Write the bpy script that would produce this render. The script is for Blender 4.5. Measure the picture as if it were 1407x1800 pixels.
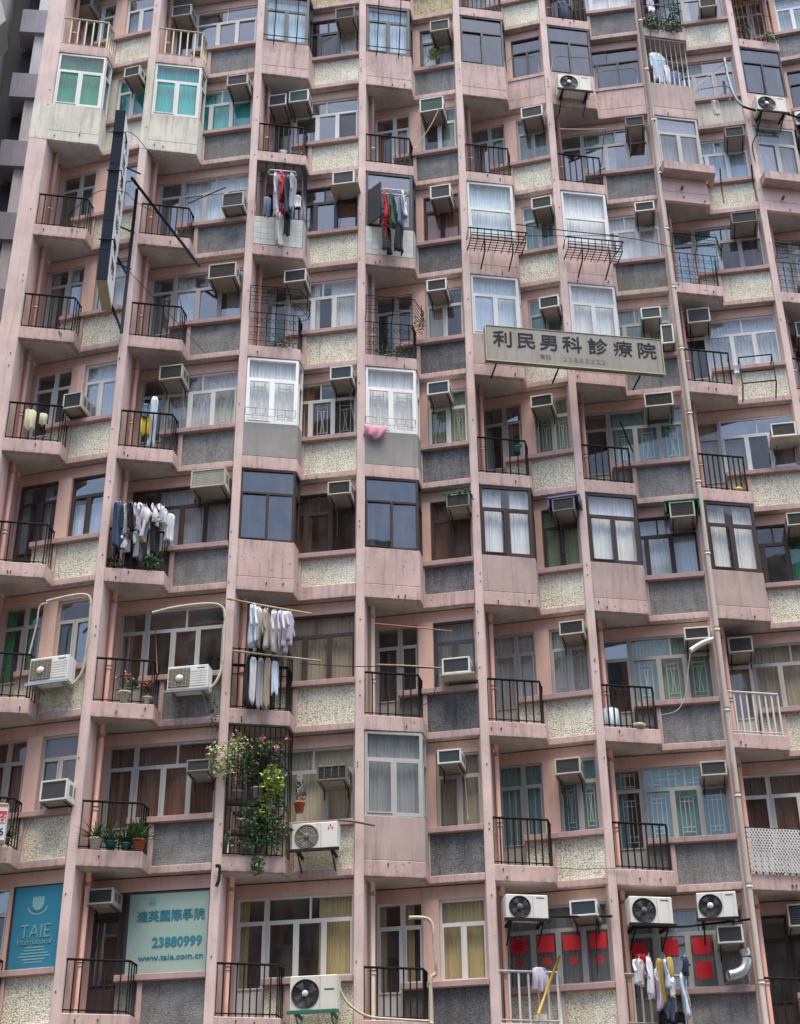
import bpy, bmesh, math, random
from mathutils import Matrix, Vector
SC = bpy.context.scene
for o in list(bpy.data.objects): bpy.data.objects.remove(o)
R = math.radians
# ---------------------------------------------------------------- camera, sky, sun, exposure
cd = bpy.data.cameras.new('camera'); cam = bpy.data.objects.new('camera', cd); SC.collection.objects.link(cam)
SC.camera = cam
cam.location = (0, 0, 1.6)
PITCH, ROLL = R(30.057), R(-0.616)
cam.matrix_world = Matrix.Translation((0, 0, 1.6)) @ Matrix.Rotation(R(90) + PITCH, 4, 'X') @ Matrix.Rotation(ROLL, 4, 'Z')
cd.sensor_fit = 'VERTICAL'; cd.sensor_height = 24.0; cd.lens = 24.0 * 2668.6 / 1800.0
cd.clip_start = 0.1; cd.clip_end = 3000
w = bpy.data.worlds.new('World'); SC.world = w; w.use_nodes = True
nt = w.node_tree; bg = nt.nodes['Background']
sky = nt.nodes.new('ShaderNodeTexSky'); sky.sky_type = 'NISHITA'; sky.sun_disc = False
SUN_EL, SUN_AZ = R(76), R(165)          # azimuth from +Y clockwise
sky.sun_elevation = SUN_EL; sky.sun_rotation = SUN_AZ
sky.air_density = 1.0; sky.dust_density = 2.2; sky.ozone_density = 0.6
nt.links.new(sky.outputs[0], bg.inputs[0]); bg.inputs[1].default_value = 0.15
sl = bpy.data.lights.new('sun', 'SUN'); so = bpy.data.objects.new('sun', sl); SC.collection.objects.link(so)
sl.energy = 2.2; sl.angle = R(35); sl.color = (1.0, 0.92, 0.80)
sd = Vector((math.sin(SUN_AZ) * math.cos(SUN_EL), math.cos(SUN_AZ) * math.cos(SUN_EL), math.sin(SUN_EL)))
so.rotation_euler = sd.to_track_quat('Z', 'Y').to_euler()
SC.view_settings.view_transform = 'Standard'; SC.view_settings.look = 'None'
SC.view_settings.gamma = 1.0; SC.view_settings.use_curve_mapping = False
SC.view_settings.exposure = 1.42

# ---------------------------------------------------------------- frames
TH = R(8.9226)
Z0 = 9.45; H = 2.75
FAC = Matrix.Translation((-0.71, 26.333, 0)) @ Matrix.Rotation(TH, 4, 'Z')   # facade space: x along, y inward, z up
S = [-7.21, -4.99, -2.50, 0.0, 2.36, 4.60, 7.15, 9.67, 12.03]
def zk(k): return Z0 + H * k
class WF: pass
WP = []
for i in range(8):
    B = Vector((S[i+1] - .18, 0)); A = Vector((S[i] + 1.24, .36)); d = (B - A).normalized()
    n = Vector((-d.y, d.x)); L = (B.x - S[i]) / d.x; A0 = B - d * L
    f = WF(); f.o, f.d, f.n, f.L = A0, d, n, L; f.phi = math.atan2(d.y, d.x); WP.append(f)
def FM(i, k): return Matrix.Translation((S[i], 0, zk(k)))
def WM(i, k): return Matrix.Translation((WP[i].o.x, WP[i].o.y, zk(k))) @ Matrix.Rotation(WP[i].phi, 4, 'Z')
def w2f(i, a, off):                       # window-wall coordinates -> balcony coordinates
    p = WP[i].o + WP[i].d * a + WP[i].n * off
    return (p.x - S[i], p.y)
OB = Matrix.Translation((1.10, .05, 0)) @ Matrix.Rotation(math.atan2(.31, .12), 4, 'Z')   # oblique end of a balcony
OBL = math.hypot(.31, .12)

# ---------------------------------------------------------------- materials
MAT = {}
def new_mat(name):
    m = bpy.data.materials.new(name); m.use_nodes = True; MAT[name] = m
    return m, m.node_tree, m.node_tree.nodes['Principled BSDF']
def nd(t, kind, **kw):
    n = t.nodes.new(kind)
    for k, v in kw.items(): setattr(n, k, v)
    return n
def coords(t, scale=(1, 1, 1), rnd=True):
    tc = nd(t, 'ShaderNodeTexCoord'); mp = nd(t, 'ShaderNodeMapping'); mp.inputs['Scale'].default_value = scale
    t.links.new(tc.outputs['Object'], mp.inputs['Vector'])
    if rnd:
        oi = nd(t, 'ShaderNodeObjectInfo'); mu = nd(t, 'ShaderNodeMath', operation='MULTIPLY'); mu.inputs[1].default_value = 37.0
        t.links.new(oi.outputs['Random'], mu.inputs[0]); t.links.new(mu.outputs[0], mp.inputs['Location'])
    return mp.outputs[0]
def noise(t, vec, scale, detail=3, rough=.55):
    n = nd(t, 'ShaderNodeTexNoise'); n.inputs['Scale'].default_value = scale; n.inputs['Detail'].default_value = detail
    n.inputs['Roughness'].default_value = rough; t.links.new(vec, n.inputs['Vector']); return n.outputs['Fac']
def ramp(t, fac, lo, hi, a=0.0, b=1.0):
    r = nd(t, 'ShaderNodeMapRange'); t.links.new(fac, r.inputs[0])
    r.inputs[1].default_value = lo; r.inputs[2].default_value = hi; r.inputs[3].default_value = a; r.inputs[4].default_value = b
    return r.outputs[0]
def mixc(t, fac, c1, c2):
    m = nd(t, 'ShaderNodeMix', data_type='RGBA')
    (t.links.new(fac, m.inputs[0]) if not isinstance(fac, (int, float)) else setattr(m.inputs[0], 'default_value', fac))
    for c, s in ((c1, 6), (c2, 7)):
        if isinstance(c, tuple): m.inputs[s].default_value = (*c, 1)
        else: t.links.new(c, m.inputs[s])
    return m.outputs[2]
def mul(c, f): return tuple(min(1, x * f) for x in c)
def paint(name, col, dirt=(.12, .10, .085), streak=.5, patch=.35, bump=.15, rough=.8, metal=0.0, fine=90, world=False, spots=.0, drip=0.0):
    m, t, b = new_mat(name)
    v = coords(t, rnd=not world); vs = coords(t, (7, 7, .55), rnd=not world)
    big = noise(t, v, 1.3, 4); st = noise(t, vs, 1.6, 5, .65); fi = noise(t, v, fine, 2)
    c = mixc(t, ramp(t, big, .35, .72, 0, patch), col, mixc(t, .5, mul(col, .72), dirt))
    c = mixc(t, ramp(t, st, .50, .76, 0, streak), c, dirt)
    c = mixc(t, ramp(t, fi, .3, .7, 0, .22), c, mul(col, .75))
    if world and streak > .3:
        ru = noise(t, coords(t, (9, 9, .8), rnd=False), .9, 4, .6)
        c = mixc(t, ramp(t, ru, .64, .78, 0, .55), c, (.30, .165, .09))
        ck = noise(t, coords(t, (1, 1, 1), rnd=False), 5.5, 6, .7); c = mixc(t, ramp(t, ck, .60, .68, 0, .30), c, mul(col, 1.22))
    if not world:
        oi = nd(t, 'ShaderNodeObjectInfo'); c = mixc(t, ramp(t, oi.outputs['Random'], .25, 1, 0, .48), c, mixc(t, .5, mul(col, .55), (mul(col, 1.0)[0], mul(col, .85)[1], mul(col, .6)[2])))
    if spots:
        sp = noise(t, v, 14, 2, .4); c = mixc(t, ramp(t, sp, .68, .74, 0, spots), c, mul(dirt, .7))
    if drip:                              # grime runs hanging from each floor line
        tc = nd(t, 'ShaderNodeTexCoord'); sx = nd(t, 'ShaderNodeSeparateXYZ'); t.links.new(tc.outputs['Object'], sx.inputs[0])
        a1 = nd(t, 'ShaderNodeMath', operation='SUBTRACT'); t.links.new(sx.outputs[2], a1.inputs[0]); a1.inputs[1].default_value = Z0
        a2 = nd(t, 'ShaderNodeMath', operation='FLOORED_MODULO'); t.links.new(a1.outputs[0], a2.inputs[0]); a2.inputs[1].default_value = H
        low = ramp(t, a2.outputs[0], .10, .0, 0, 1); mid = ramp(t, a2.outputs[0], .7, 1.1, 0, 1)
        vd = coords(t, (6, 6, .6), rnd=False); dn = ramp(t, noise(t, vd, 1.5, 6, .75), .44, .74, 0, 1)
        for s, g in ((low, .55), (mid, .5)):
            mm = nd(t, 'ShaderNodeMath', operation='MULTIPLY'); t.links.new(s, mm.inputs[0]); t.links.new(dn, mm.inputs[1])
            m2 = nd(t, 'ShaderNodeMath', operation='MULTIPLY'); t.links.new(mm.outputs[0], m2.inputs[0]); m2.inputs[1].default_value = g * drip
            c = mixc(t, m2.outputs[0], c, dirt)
    t.links.new(c, b.inputs['Base Color']); b.inputs['Roughness'].default_value = rough; b.inputs['Metallic'].default_value = metal; b.inputs['Specular IOR Level'].default_value = .22
    if bump:
        bp = nd(t, 'ShaderNodeBump'); bp.inputs['Strength'].default_value = bump; bp.inputs['Distance'].default_value = .01
        t.links.new(fi, bp.inputs['Height']); t.links.new(bp.outputs[0], b.inputs['Normal'])
    return m
def pebble(name, lo, hi, gap, dirt, cell=26, top=.6):
    m, t, b = new_mat(name); v = coords(t, rnd=False)
    vo = nd(t, 'ShaderNodeTexVoronoi'); vo.inputs['Scale'].default_value = cell; t.links.new(v, vo.inputs['Vector'])
    sx = nd(t, 'ShaderNodeSeparateColor'); t.links.new(vo.outputs['Color'], sx.inputs[0])
    c = mixc(t, sx.outputs[0], lo, hi); c = mixc(t, ramp(t, vo.outputs['Distance'], .42, .75, 0, .9), c, gap)
    c = mixc(t, ramp(t, noise(t, v, 60, 2), .58, .72, 0, .5), c, gap)
    st = noise(t, coords(t, (5, 5, .8), rnd=False), 1.5, 4, .65)
    c = mixc(t, ramp(t, st, .45, .72, 0, top), c, dirt)
    oi = nd(t, 'ShaderNodeObjectInfo'); c = mixc(t, ramp(t, oi.outputs['Random'], .2, 1, 0, .22 if 'cream' in name else .42), c, dirt)
    c = mixc(t, ramp(t, noise(t, coords(t, (1, 1, 1.6), rnd=False), 1.7, 5, .6), .5, .75, 0, .5), c, mul(hi, 1.12))
    c = mixc(t, ramp(t, noise(t, coords(t, (18, 18, .7), rnd=False), 1.1, 4, .7), .56, .72, 0, .6), c, mul(dirt, .6))
    t.links.new(c, b.inputs['Base Color']); b.inputs['Roughness'].default_value = .95; b.inputs['Specular IOR Level'].default_value = .15
    bp = nd(t, 'ShaderNodeBump'); bp.inputs['Strength'].default_value = .6; bp.inputs['Distance'].default_value = .014; bp.invert = True
    t.links.new(vo.outputs['Distance'], bp.inputs['Height']); t.links.new(bp.outputs[0], b.inputs['Normal'])
def glass(name, tcol, rmin, rcol=(1, 1, 1), wav=.02, rough=.015):
    m, t, b = new_mat(name); t.nodes.remove(b); out = t.nodes['Material Output']
    tr = nd(t, 'ShaderNodeBsdfTransparent'); tr.inputs[0].default_value = (*tcol, 1)
    gl = nd(t, 'ShaderNodeBsdfGlossy'); gl.inputs['Roughness'].default_value = rough; gl.inputs[0].default_value = (*rcol, 1)
    v = coords(t); bp = nd(t, 'ShaderNodeBump'); bp.inputs['Strength'].default_value = wav; bp.inputs['Distance'].default_value = .05
    t.links.new(noise(t, v, 2.5, 1), bp.inputs['Height']); t.links.new(bp.outputs[0], gl.inputs['Normal'])
    fr = nd(t, 'ShaderNodeFresnel'); fr.inputs[0].default_value = 1.5
    ad = nd(t, 'ShaderNodeMath', operation='ADD', use_clamp=True); 
    gm_ = nd(t, 'ShaderNodeNewGeometry'); iv = nd(t, 'ShaderNodeMath', operation='SUBTRACT'); iv.inputs[0].default_value = 1.0; t.links.new(gm_.outputs['Backfacing'], iv.inputs[1])
    fm_ = nd(t, 'ShaderNodeMath', operation='MULTIPLY'); t.links.new(fr.outputs[0], fm_.inputs[0]); t.links.new(iv.outputs[0], fm_.inputs[1])
    t.links.new(fm_.outputs[0], ad.inputs[0]); ad.inputs[1].default_value = rmin
    # a thin film of street dust on the pane
    df = nd(t, 'ShaderNodeBsdfDiffuse'); df.inputs[0].default_value = (.45, .44, .42, 1)
    mx0 = nd(t, 'ShaderNodeMixShader'); t.links.new(ramp(t, noise(t, coords(t, (2, 2, .7)), 2.2, 4), .4, .8, .015, .16), mx0.inputs[0])
    mx = nd(t, 'ShaderNodeMixShader'); t.links.new(ad.outputs[0], mx.inputs[0]); t.links.new(tr.outputs[0], mx.inputs[1]); t.links.new(gl.outputs[0], mx.inputs[2])
    t.links.new(mx.outputs[0], mx0.inputs[1]); t.links.new(df.outputs[0], mx0.inputs[2]); t.links.new(mx0.outputs[0], out.inputs[0])
def matte(*names):
    for n in names: MAT[n].node_tree.nodes['Principled BSDF'].inputs['Specular IOR Level'].default_value = 0.05
def cloth(name, col, rough=.9):
    m, t, b = new_mat(name); v = coords(t)
    c = mixc(t, ramp(t, noise(t, coords(t, (30, 30, .6)), 1.5, 3), .35, .7, 0, .45), col, mul(col, .6))
    c = mixc(t, ramp(t, noise(t, v, 3, 3), .4, .7, 0, .2), c, mul(col, 1.15))
    t.links.new(c, b.inputs['Base Color']); b.inputs['Roughness'].default_value = rough
    return m
def leafmat(name, c1, c2):
    m, t, b = new_mat(name); v = coords(t, rnd=False)
    c = mixc(t, ramp(t, noise(t, v, 22, 2), .38, .62), c1, c2)
    t.links.new(c, b.inputs['Base Color']); b.inputs['Roughness'].default_value = .55
PINK = (.61, .44, .395)
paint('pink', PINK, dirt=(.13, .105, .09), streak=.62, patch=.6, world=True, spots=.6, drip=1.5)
paint('pinkfin', (.68, .525, .475), dirt=(.20, .15, .13), streak=.45, patch=.5, world=True, spots=.3)
paint('salmon', (.70, .455, .365), dirt=(.25, .14, .11), streak=.25, patch=.3, world=True)
paint('salmon2', (.84, .59, .50), dirt=(.3, .18, .14), streak=.3, world=True)
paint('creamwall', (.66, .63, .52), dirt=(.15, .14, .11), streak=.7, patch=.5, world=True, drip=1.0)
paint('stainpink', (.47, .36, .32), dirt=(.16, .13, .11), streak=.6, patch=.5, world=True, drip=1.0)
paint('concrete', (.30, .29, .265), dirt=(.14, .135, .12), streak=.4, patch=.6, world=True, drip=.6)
paint('soffit', (.58, .54, .50), dirt=(.10, .085, .075), streak=.2, patch=.8, world=True, spots=.4)
paint('sill', (.47, .32, .295), dirt=(.13, .10, .09), streak=.5, patch=.5, world=True)
paint('roomwall', (.50, .46, .40), streak=0, patch=.3)
paint('roomceil', (.52, .50, .46), streak=0, patch=.3)
paint('lilac', (.56, .53, .53), dirt=(.15, .14, .15), world=True)
paint('lilacband', (.30, .28, .32), dirt=(.12, .11, .12), world=True)
paint('oldconcrete', (.38, .37, .34), dirt=(.12, .12, .11), world=True)
pebble('peb_cream', (.78, .735, .56), (.93, .90, .75), (.34, .30, .20), (.50, .46, .34), cell=38, top=.45)
pebble('peb_grey', (.22, .22, .21), (.34, .335, .32), (.16, .155, .15), (.12, .115, .10), cell=46, top=.75)
pebble('peb_dark', (.15, .15, .15), (.27, .265, .26), (.085, .085, .085), (.08, .075, .07), cell=44, top=.8)
pebble('mosaic', (.50, .42, .22), (.64, .56, .34), (.3, .25, .15), (.3, .26, .16), cell=20, top=.3)
paint('tile_white', (.56, .58, .55), rough=.35, bump=.03, streak=.3)
paint('frame_x', (.88, .89, .88), dirt=(.3, .28, .25), rough=.4, bump=.0, streak=.15, patch=.1)
paint('frame_w', (.70, .71, .69), dirt=(.3, .28, .25), rough=.4, bump=.0, streak=.25, patch=.2)
paint('frame_a', (.47, .47, .44), dirt=(.2, .18, .15), rough=.45, bump=.0, streak=.35, patch=.4)
paint('frame_d', (.085, .065, .062), dirt=(.03, .03, .03), rough=.45, bump=.0)
paint('frame_k', (.06, .065, .075), dirt=(.03, .03, .03), rough=.4, bump=.0)
paint('iron', (.022, .022, .024), dirt=(.08, .04, .02), rough=.5, bump=.05)
paint('ironcream', (.60, .56, .42), dirt=(.2, .12, .07), rough=.5, bump=.05)
paint('ironwhite', (.62, .62, .60), dirt=(.2, .12, .07), rough=.5, bump=.05)
paint('grille', (.66, .67, .63), rough=.45, bump=0, streak=.1)
paint('steel', (.42, .43, .43), rough=.35, metal=.7, bump=0)
paint('duct', (.60, .60, .58), rough=.32, metal=.8, bump=.3, fine=30)
paint('rusty', (.22, .10, .06), dirt=(.1, .05, .03), streak=.6)
paint('pipe_beige', (.52, .46, .39), dirt=(.2, .17, .12), rough=.55, bump=.05, world=True, streak=.5)
paint('pipe_pink', (.55, .33, .28), dirt=(.22, .13, .1), rough=.6, bump=.05, world=True, streak=.4)
paint('ac_white', (.74, .74, .69), dirt=(.25, .22, .17), rough=.5, bump=0, streak=.5)
paint('ac_beige', (.52, .50, .42), dirt=(.14, .12, .09), rough=.6, bump=0, streak=.6, patch=.6)
paint('ac_grime', (.22, .21, .19), dirt=(.06, .055, .045), rough=.7, bump=0, streak=.7, patch=.7)
paint('ac_under', (.34, .32, .28), dirt=(.07, .06, .045), rough=.7, bump=0, streak=.4, patch=.8)
paint('core_black', (.025, .026, .028), rough=.6, bump=0, streak=.1)
paint('core_grey', (.13, .135, .13), rough=.6, bump=0, streak=.2)
paint('core_blue', (.05, .12, .17), rough=.4, bump=0, streak=.2)
paint('core_green', (.06, .16, .12), rough=.5, bump=0, streak=.2)
paint('fan', (.02, .02, .022), rough=.4, bump=0)
paint('door_white', (.50, .52, .52), rough=.5, bump=.05)
paint('door_brown', (.09, .045, .03), rough=.5, bump=.05)
paint('wood', (.26, .115, .05), rough=.6, bump=.1, streak=.6)
paint('board', (.50, .47, .37), streak=.4, bump=.05)
paint('terracotta', (.38, .12, .06), rough=.7)
paint('pot_white', (.62, .60, .52), rough=.5)
paint('pot_teal', (.04, .22, .22), rough=.5)
paint('sign_metal', (.29, .28, .24), dirt=(.10, .09, .065), rough=.42, metal=.3, bump=.02, streak=.75, patch=.5)
paint('brass', (.42, .37, .22), rough=.3, metal=.7, bump=0)
paint('ink', (.03, .033, .045), rough=.6, bump=0)
paint('faded', (.20, .19, .16), rough=.6, bump=0)
paint('slate', (.022, .028, .042), dirt=(.03, .03, .035), rough=.9, bump=.02, streak=.3)
paint('signwhite', (.85, .87, .84), rough=.5, bump=0, streak=.35)
paint('sign_beige', (.42, .37, .27), rough=.6, bump=0)
paint('taieblue', (.025, .20, .30), dirt=(.05, .2, .25), rough=.4, bump=0, streak=.1, patch=.2)
paint('taiepale', (.36, .50, .45), dirt=(.3, .4, .33), rough=.35, bump=0, streak=.15, patch=.3)
paint('taietext', (.035, .22, .30), rough=.5, bump=0, streak=0)
paint('taieprint', (.20, .40, .41), rough=.5, bump=0, streak=0)
paint('red', (.72, .03, .045), rough=.7, bump=0, streak=.1, patch=.2)
paint('redchar', (.28, .01, .012), rough=.7, bump=0, streak=0)
paint('bamboo', (.42, .36, .23), rough=.5, bump=.05)
paint('orange', (.40, .17, .11), rough=.5, bump=.05)
paint('yellowpole', (.55, .36, .06), rough=.4, bump=0)
paint('hose', (.54, .50, .38), rough=.55, bump=.1)
paint('plastic_white', (.72, .74, .74), rough=.4, bump=0)
paint('net_green', (.01, .16, .10), rough=.6, bump=0)
paint('cover_purple', (.16, .16, .27), rough=.6, bump=0)
paint('brickwall', (.34, .13, .06), streak=.2)
paint('asphalt', (.05, .05, .052), world=True)
paint('paving', (.22, .21, .20), world=True)
glass('g_clear', (.96, .97, .96), .02)
glass('g_refl', (.74, .76, .80), .13)
glass('g_tint', (.24, .25, .26), .07, (.90, .93, .96))
glass('g_blue', (.84, .92, .94), .02)
glass('g_frost', (.66, .68, .70), .05, rough=.25)
matte('slate', 'ink', 'frame_d', 'iron')
CUR = dict(white=(.86, .86, .83), pale=(.66, .68, .65), green=(.01, .33, .13), teal=(.03, .52, .45), brown=(.17, .075, .035), yellow=(.56, .44, .20),
           beige=(.40, .33, .23), greenish=(.27, .38, .29), bluepale=(.62, .72, .80), cream=(.58, .53, .40), grey=(.30, .31, .31), aqua=(.18, .38, .38), orange=(.42, .15, .06), lime=(.33, .44, .25))
for k_, c_ in CUR.items(): cloth('cur_' + k_, c_)
GAR = dict(white=(.74, .74, .76), lilac=(.55, .50, .60), navy=(.02, .03, .07), black=(.015, .015, .018), red=(.55, .02, .04), grey=(.35, .36, .38), tan=(.40, .33, .24),
           jeans=(.04, .07, .15), dkgreen=(.03, .12, .08), mustard=(.45, .32, .10), pink=(.60, .25, .32), paleblue=(.55, .65, .72), palegreen=(.45, .62, .52), cream=(.62, .58, .38), yellow=(.60, .45, .05), slateblue=(.16, .22, .32), pattern=(.42, .40, .36))
for k_, c_ in GAR.items(): cloth('gar_' + k_, c_)
leafmat('leaf_mid', (.025, .075, .02), (.09, .17, .04)); leafmat('leaf_dark', (.01, .04, .015), (.035, .10, .03))
leafmat('leaf_lime', (.12, .20, .02), (.34, .40, .06)); leafmat('leaf_pale', (.20, .26, .10), (.45, .46, .22)); leafmat('flower_pink', (.55, .10, .20), (.70, .30, .38)); leafmat('flower_red', (.4, .02, .02), (.5, .05, .03))

# ---------------------------------------------------------------- mesh helpers
class MB:
    def __init__(s, M=None): s.v, s.f, s.m, s.sm = [], [], [], []; s.M = M or Matrix(); s.mats = []; s.cur = 0
    def use(s, mat):
        if mat not in s.mats: s.mats.append(mat)
        s.cur = s.mats.index(mat); return s
    def add(s, vs, fs, smooth=False):
        b = len(s.v); s.v += [tuple(s.M @ Vector(p)) for p in vs]
        for f in fs: s.f.append([b + q for q in f]); s.m.append(s.cur); s.sm.append(smooth)
    def box(s, x0, x1, y0, y1, z0, z1):
        s.add([(x0,y0,z0),(x1,y0,z0),(x1,y1,z0),(x0,y1,z0),(x0,y0,z1),(x1,y0,z1),(x1,y1,z1),(x0,y1,z1)],
              [(3,2,1,0),(4,5,6,7),(0,1,5,4),(1,2,6,5),(2,3,7,6),(3,0,4,7)]); return s
    def prism(s, poly, z0, z1):
        n = len(poly); s.add([(x, y, z0) for x, y in poly] + [(x, y, z1) for x, y in poly],
              [tuple(reversed(range(n))), tuple(range(n, 2*n))] + [(q, (q+1) % n, (q+1) % n + n, q + n) for q in range(n)]); return s
    def tube(s, pts, r, n=6, caps=True):
        pts = [Vector(p) for p in pts]; vs = []; fs = []
        for q, p in enumerate(pts):
            d = (pts[min(q+1, len(pts)-1)] - pts[max(q-1, 0)]).normalized()
            u = d.cross(Vector((0, 0, 1)));
            if u.length < .05: u = d.cross(Vector((0, 1, 0)))
            u.normalize(); v2 = d.cross(u)
            rr = r[q] if isinstance(r, (list, tuple)) else r
            for j in range(n): a = 2*math.pi*j/n; vs.append(p + u*math.cos(a)*rr + v2*math.sin(a)*rr)
        for q in range(len(pts)-1):
            for j in range(n): fs.append((q*n+j, q*n+(j+1) % n, (q+1)*n+(j+1) % n, (q+1)*n+j))
        if caps: fs += [tuple(range(n)), tuple(reversed(range((len(pts)-1)*n, len(pts)*n)))]
        s.add(vs, fs, True); return s
    def lathe(s, c, prof, n=12, axis='z'):
        vs = []; fs = []
        for r, h in prof:
            for j in range(n):
                a = 2*math.pi*j/n; x, y = r*math.cos(a), r*math.sin(a)
                vs.append((c[0]+x, c[1]+y, c[2]+h) if axis == 'z' else (c[0]+x, c[1]+h, c[2]+y))
        for q in range(len(prof)-1):
            for j in range(n): fs.append((q*n+j, q*n+(j+1) % n, (q+1)*n+(j+1) % n, (q+1)*n+j))
        s.add(vs, fs, True); return s
    def build(s, name, mat=None, parent=None, M=None, bevel=0):
        me = bpy.data.meshes.new(name); me.from_pydata(s.v, [], s.f); me.update()
        mats = [mat] if mat else s.mats
        for q in mats: me.materials.append(MAT[q])
        if len(mats) > 1: me.polygons.foreach_set('material_index', s.m)
        me.polygons.foreach_set('use_smooth', s.sm)
        o = bpy.data.objects.new(name, me); SC.collection.objects.link(o)
        if parent: o.parent = parent
        if M is not None: o.matrix_local = M
        if bevel:
            b = o.modifiers.new('bevel', 'BEVEL'); b.width = bevel; b.segments = 1; b.limit_method = 'ANGLE'
        return o
def empty(name, M): 
    o = bpy.data.objects.new(name, None); SC.collection.objects.link(o); o.empty_display_size = .2; o.matrix_world = FAC @ M; return o
def tag(o, label=None, cat=None, group=None, kind=None):
    if label: o['label'] = label
    if cat: o['category'] = cat
    if group: o['group'] = group
    if kind: o['kind'] = kind
    return o
ORD = ['first', 'second', 'third', 'fourth', 'fifth', 'sixth', 'seventh', 'eighth', 'ninth', 'tenth', 'eleventh', 'twelfth']
def where(i, k): return f'{ORD[i]} column, {ORD[max(0, k + 1)]} row from bottom'
rnd = random.Random(7)
# ---------------------------------------------------------------- ground
def ground(name, x0, x1, y0, y1, z, mat):
    o = MB().box(x0, x1, y0, y1, z - .3, z).build(name, mat); tag(o, kind='structure'); return o
ground('ground', -600, 600, -600, 600, -.02, 'asphalt')
g = MB(FAC).box(-40, 40, -4.2, -.4, -.2, .13).build('pavement', 'paving'); tag(g, kind='structure')
# blocks across the street, behind the camera: what the windows mirror
for (x, w_, d_, h_, mt, m2) in ((-30, 26, 12, 47, 'brickwall', 'frame_k'), (2, 20, 12, 36, 'oldconcrete', 'frame_k'), (28, 26, 12, 42, 'lilac', 'frame_k')):
    OPB = bpy.data.objects.new('opposite_block', None); SC.collection.objects.link(OPB); OPB.location = (x, -10, 0)
    tag(OPB, {'brickwall': 'orange brown block across the street mirrored in the panes', 'oldconcrete': 'weathered grey block across the street mirrored in the panes', 'lilac': 'pale lilac block across the street mirrored in the panes'}[mt], 'building')
    MB().box(0, w_, -d_, 0, 0, h_).build('wall', mt, OPB)
    wm = MB()
    for kk in range(1, int(h_/2.9)):
        for q in range(int(w_/2.6)): wm.box(.6 + q*2.6, 2.1 + q*2.6, -.0, .05, kk*2.9 + .9, kk*2.9 + 2.3)
    tag(wm.build('window', m2, OPB), kind='stuff')
    sm_ = MB()
    for kk in range(1, int(h_/2.9)): sm_.box(.2, w_ - .2, .06, .5, kk*2.9 + .6, kk*2.9 + .72)
    tag(sm_.build('ledge', 'sill', OPB), kind='stuff')

# ---------------------------------------------------------------- the apartment building
BLD = empty('apartment_building', Matrix.Translation((0, 0, 0)))
tag(BLD, 'tall pink apartment block with fins, sawtooth bays, small balconies and pebbledash panels', 'building')
KLO, KHI = -2, 9
TOP = zk(KHI + 1)
def bpart(mb, name, mat=None, parent=None, bevel=0): return mb.build(name, mat, parent or BLD, bevel=bevel)
# fins
for n_, s in enumerate(S):
    w_ = .39 if n_ == 0 else .165
    bpart(MB().prism([(s - w_, 0), (s, 0), (s + .085, .30), (s - w_, .30)], 0, TOP), 'fin', 'pinkfin', bevel=.012)
    if n_ < 8: bpart(MB().prism([(s + .085, .30), (s + .285, .97), (s - .02, .97), (s - .02, .30)], 0, TOP), 'recess_wall', 'salmon')
    bpart(MB().prism([(s - .12, .97), (s + .04, .97), (s + .04, 3.2), (s - .12, 3.2)], 0, TOP), 'party_wall', 'roomwall')
    if n_ < 8:
        mb = MB(); x, y = s + .225, .44
        mb.tube([(x, y, 0), (x, y, TOP)], .043, 8)
        z = 1.0
        while z < TOP: mb.tube([(x, y, z), (x, y, z + .07)], .056, 8); z += 1.37
        bpart(mb, 'waste_pipe', 'pipe_beige' if n_ in (3,) else 'pipe_pink')
# big pipe down the front of a fin
mb = MB(); x, y = S[6] - .09, -.085
mb.tube([(x + .03, y, TOP), (x - .03, y, zk(6)), (x, y, zk(4)), (x - .005, y, zk(2)), (x + .0, y, zk(0)), (x - .05, y, 0)], .051, 10)
z = 4.3
while z < TOP: mb.tube([(x, y, z), (x, y, z + .07)], .066, 10); z += 1.72
bpart(mb, 'drain_pipe', 'pipe_beige')
for k in range(KLO, KHI + 2):
    z = zk(k)
    bpart(MB().prism([(S[0] - .1, .97), (S[8] + .2, .97), (S[8] + .2, 3.2), (S[0] - .1, 3.2)], z - .02, z + .10), 'floor_slab', 'roomceil')
bpart(MB().box(S[0] - .38, S[8] + .05, 3.2, 13, 0, TOP + .4), 'inner_block', 'roomwall')
bpart(MB().box(S[0] - .38, S[0] - .1, .30, 3.2, 0, TOP), 'side_wall', 'pink')
bpart(MB().box(S[8] - .1, S[8] + .05, .30, 3.2, 0, TOP), 'side_wall', 'pink')
bpart(MB().box(S[0] - .42, S[8] + .1, -.1, 3.3, TOP, TOP + .5), 'roof_parapet', 'pink')
for i in range(8):                                         # shop level
    bpart(MB().box(S[i] + .0, S[i+1] - .17, .1, .3, 0, zk(KLO)), 'shop_shutter', 'steel')

SP = {0: 'peb_cream', 1: 'peb_grey', 2: 'peb_cream', 3: 'peb_dark', 4: 'peb_cream', 5: 'peb_grey', 6: 'peb_cream', 7: 'peb_grey'}
SPX = {(2, 8): 'mosaic', (3, 8): 'mosaic', (2, 9): 'mosaic', (3, 9): 'mosaic', (0, 6): 'creamwall', (6, 7): 'creamwall', (4, 7): 'pink', (5, 7): 'pink', (3, 6): 'peb_grey', (3, 7): 'peb_grey'}
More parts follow.
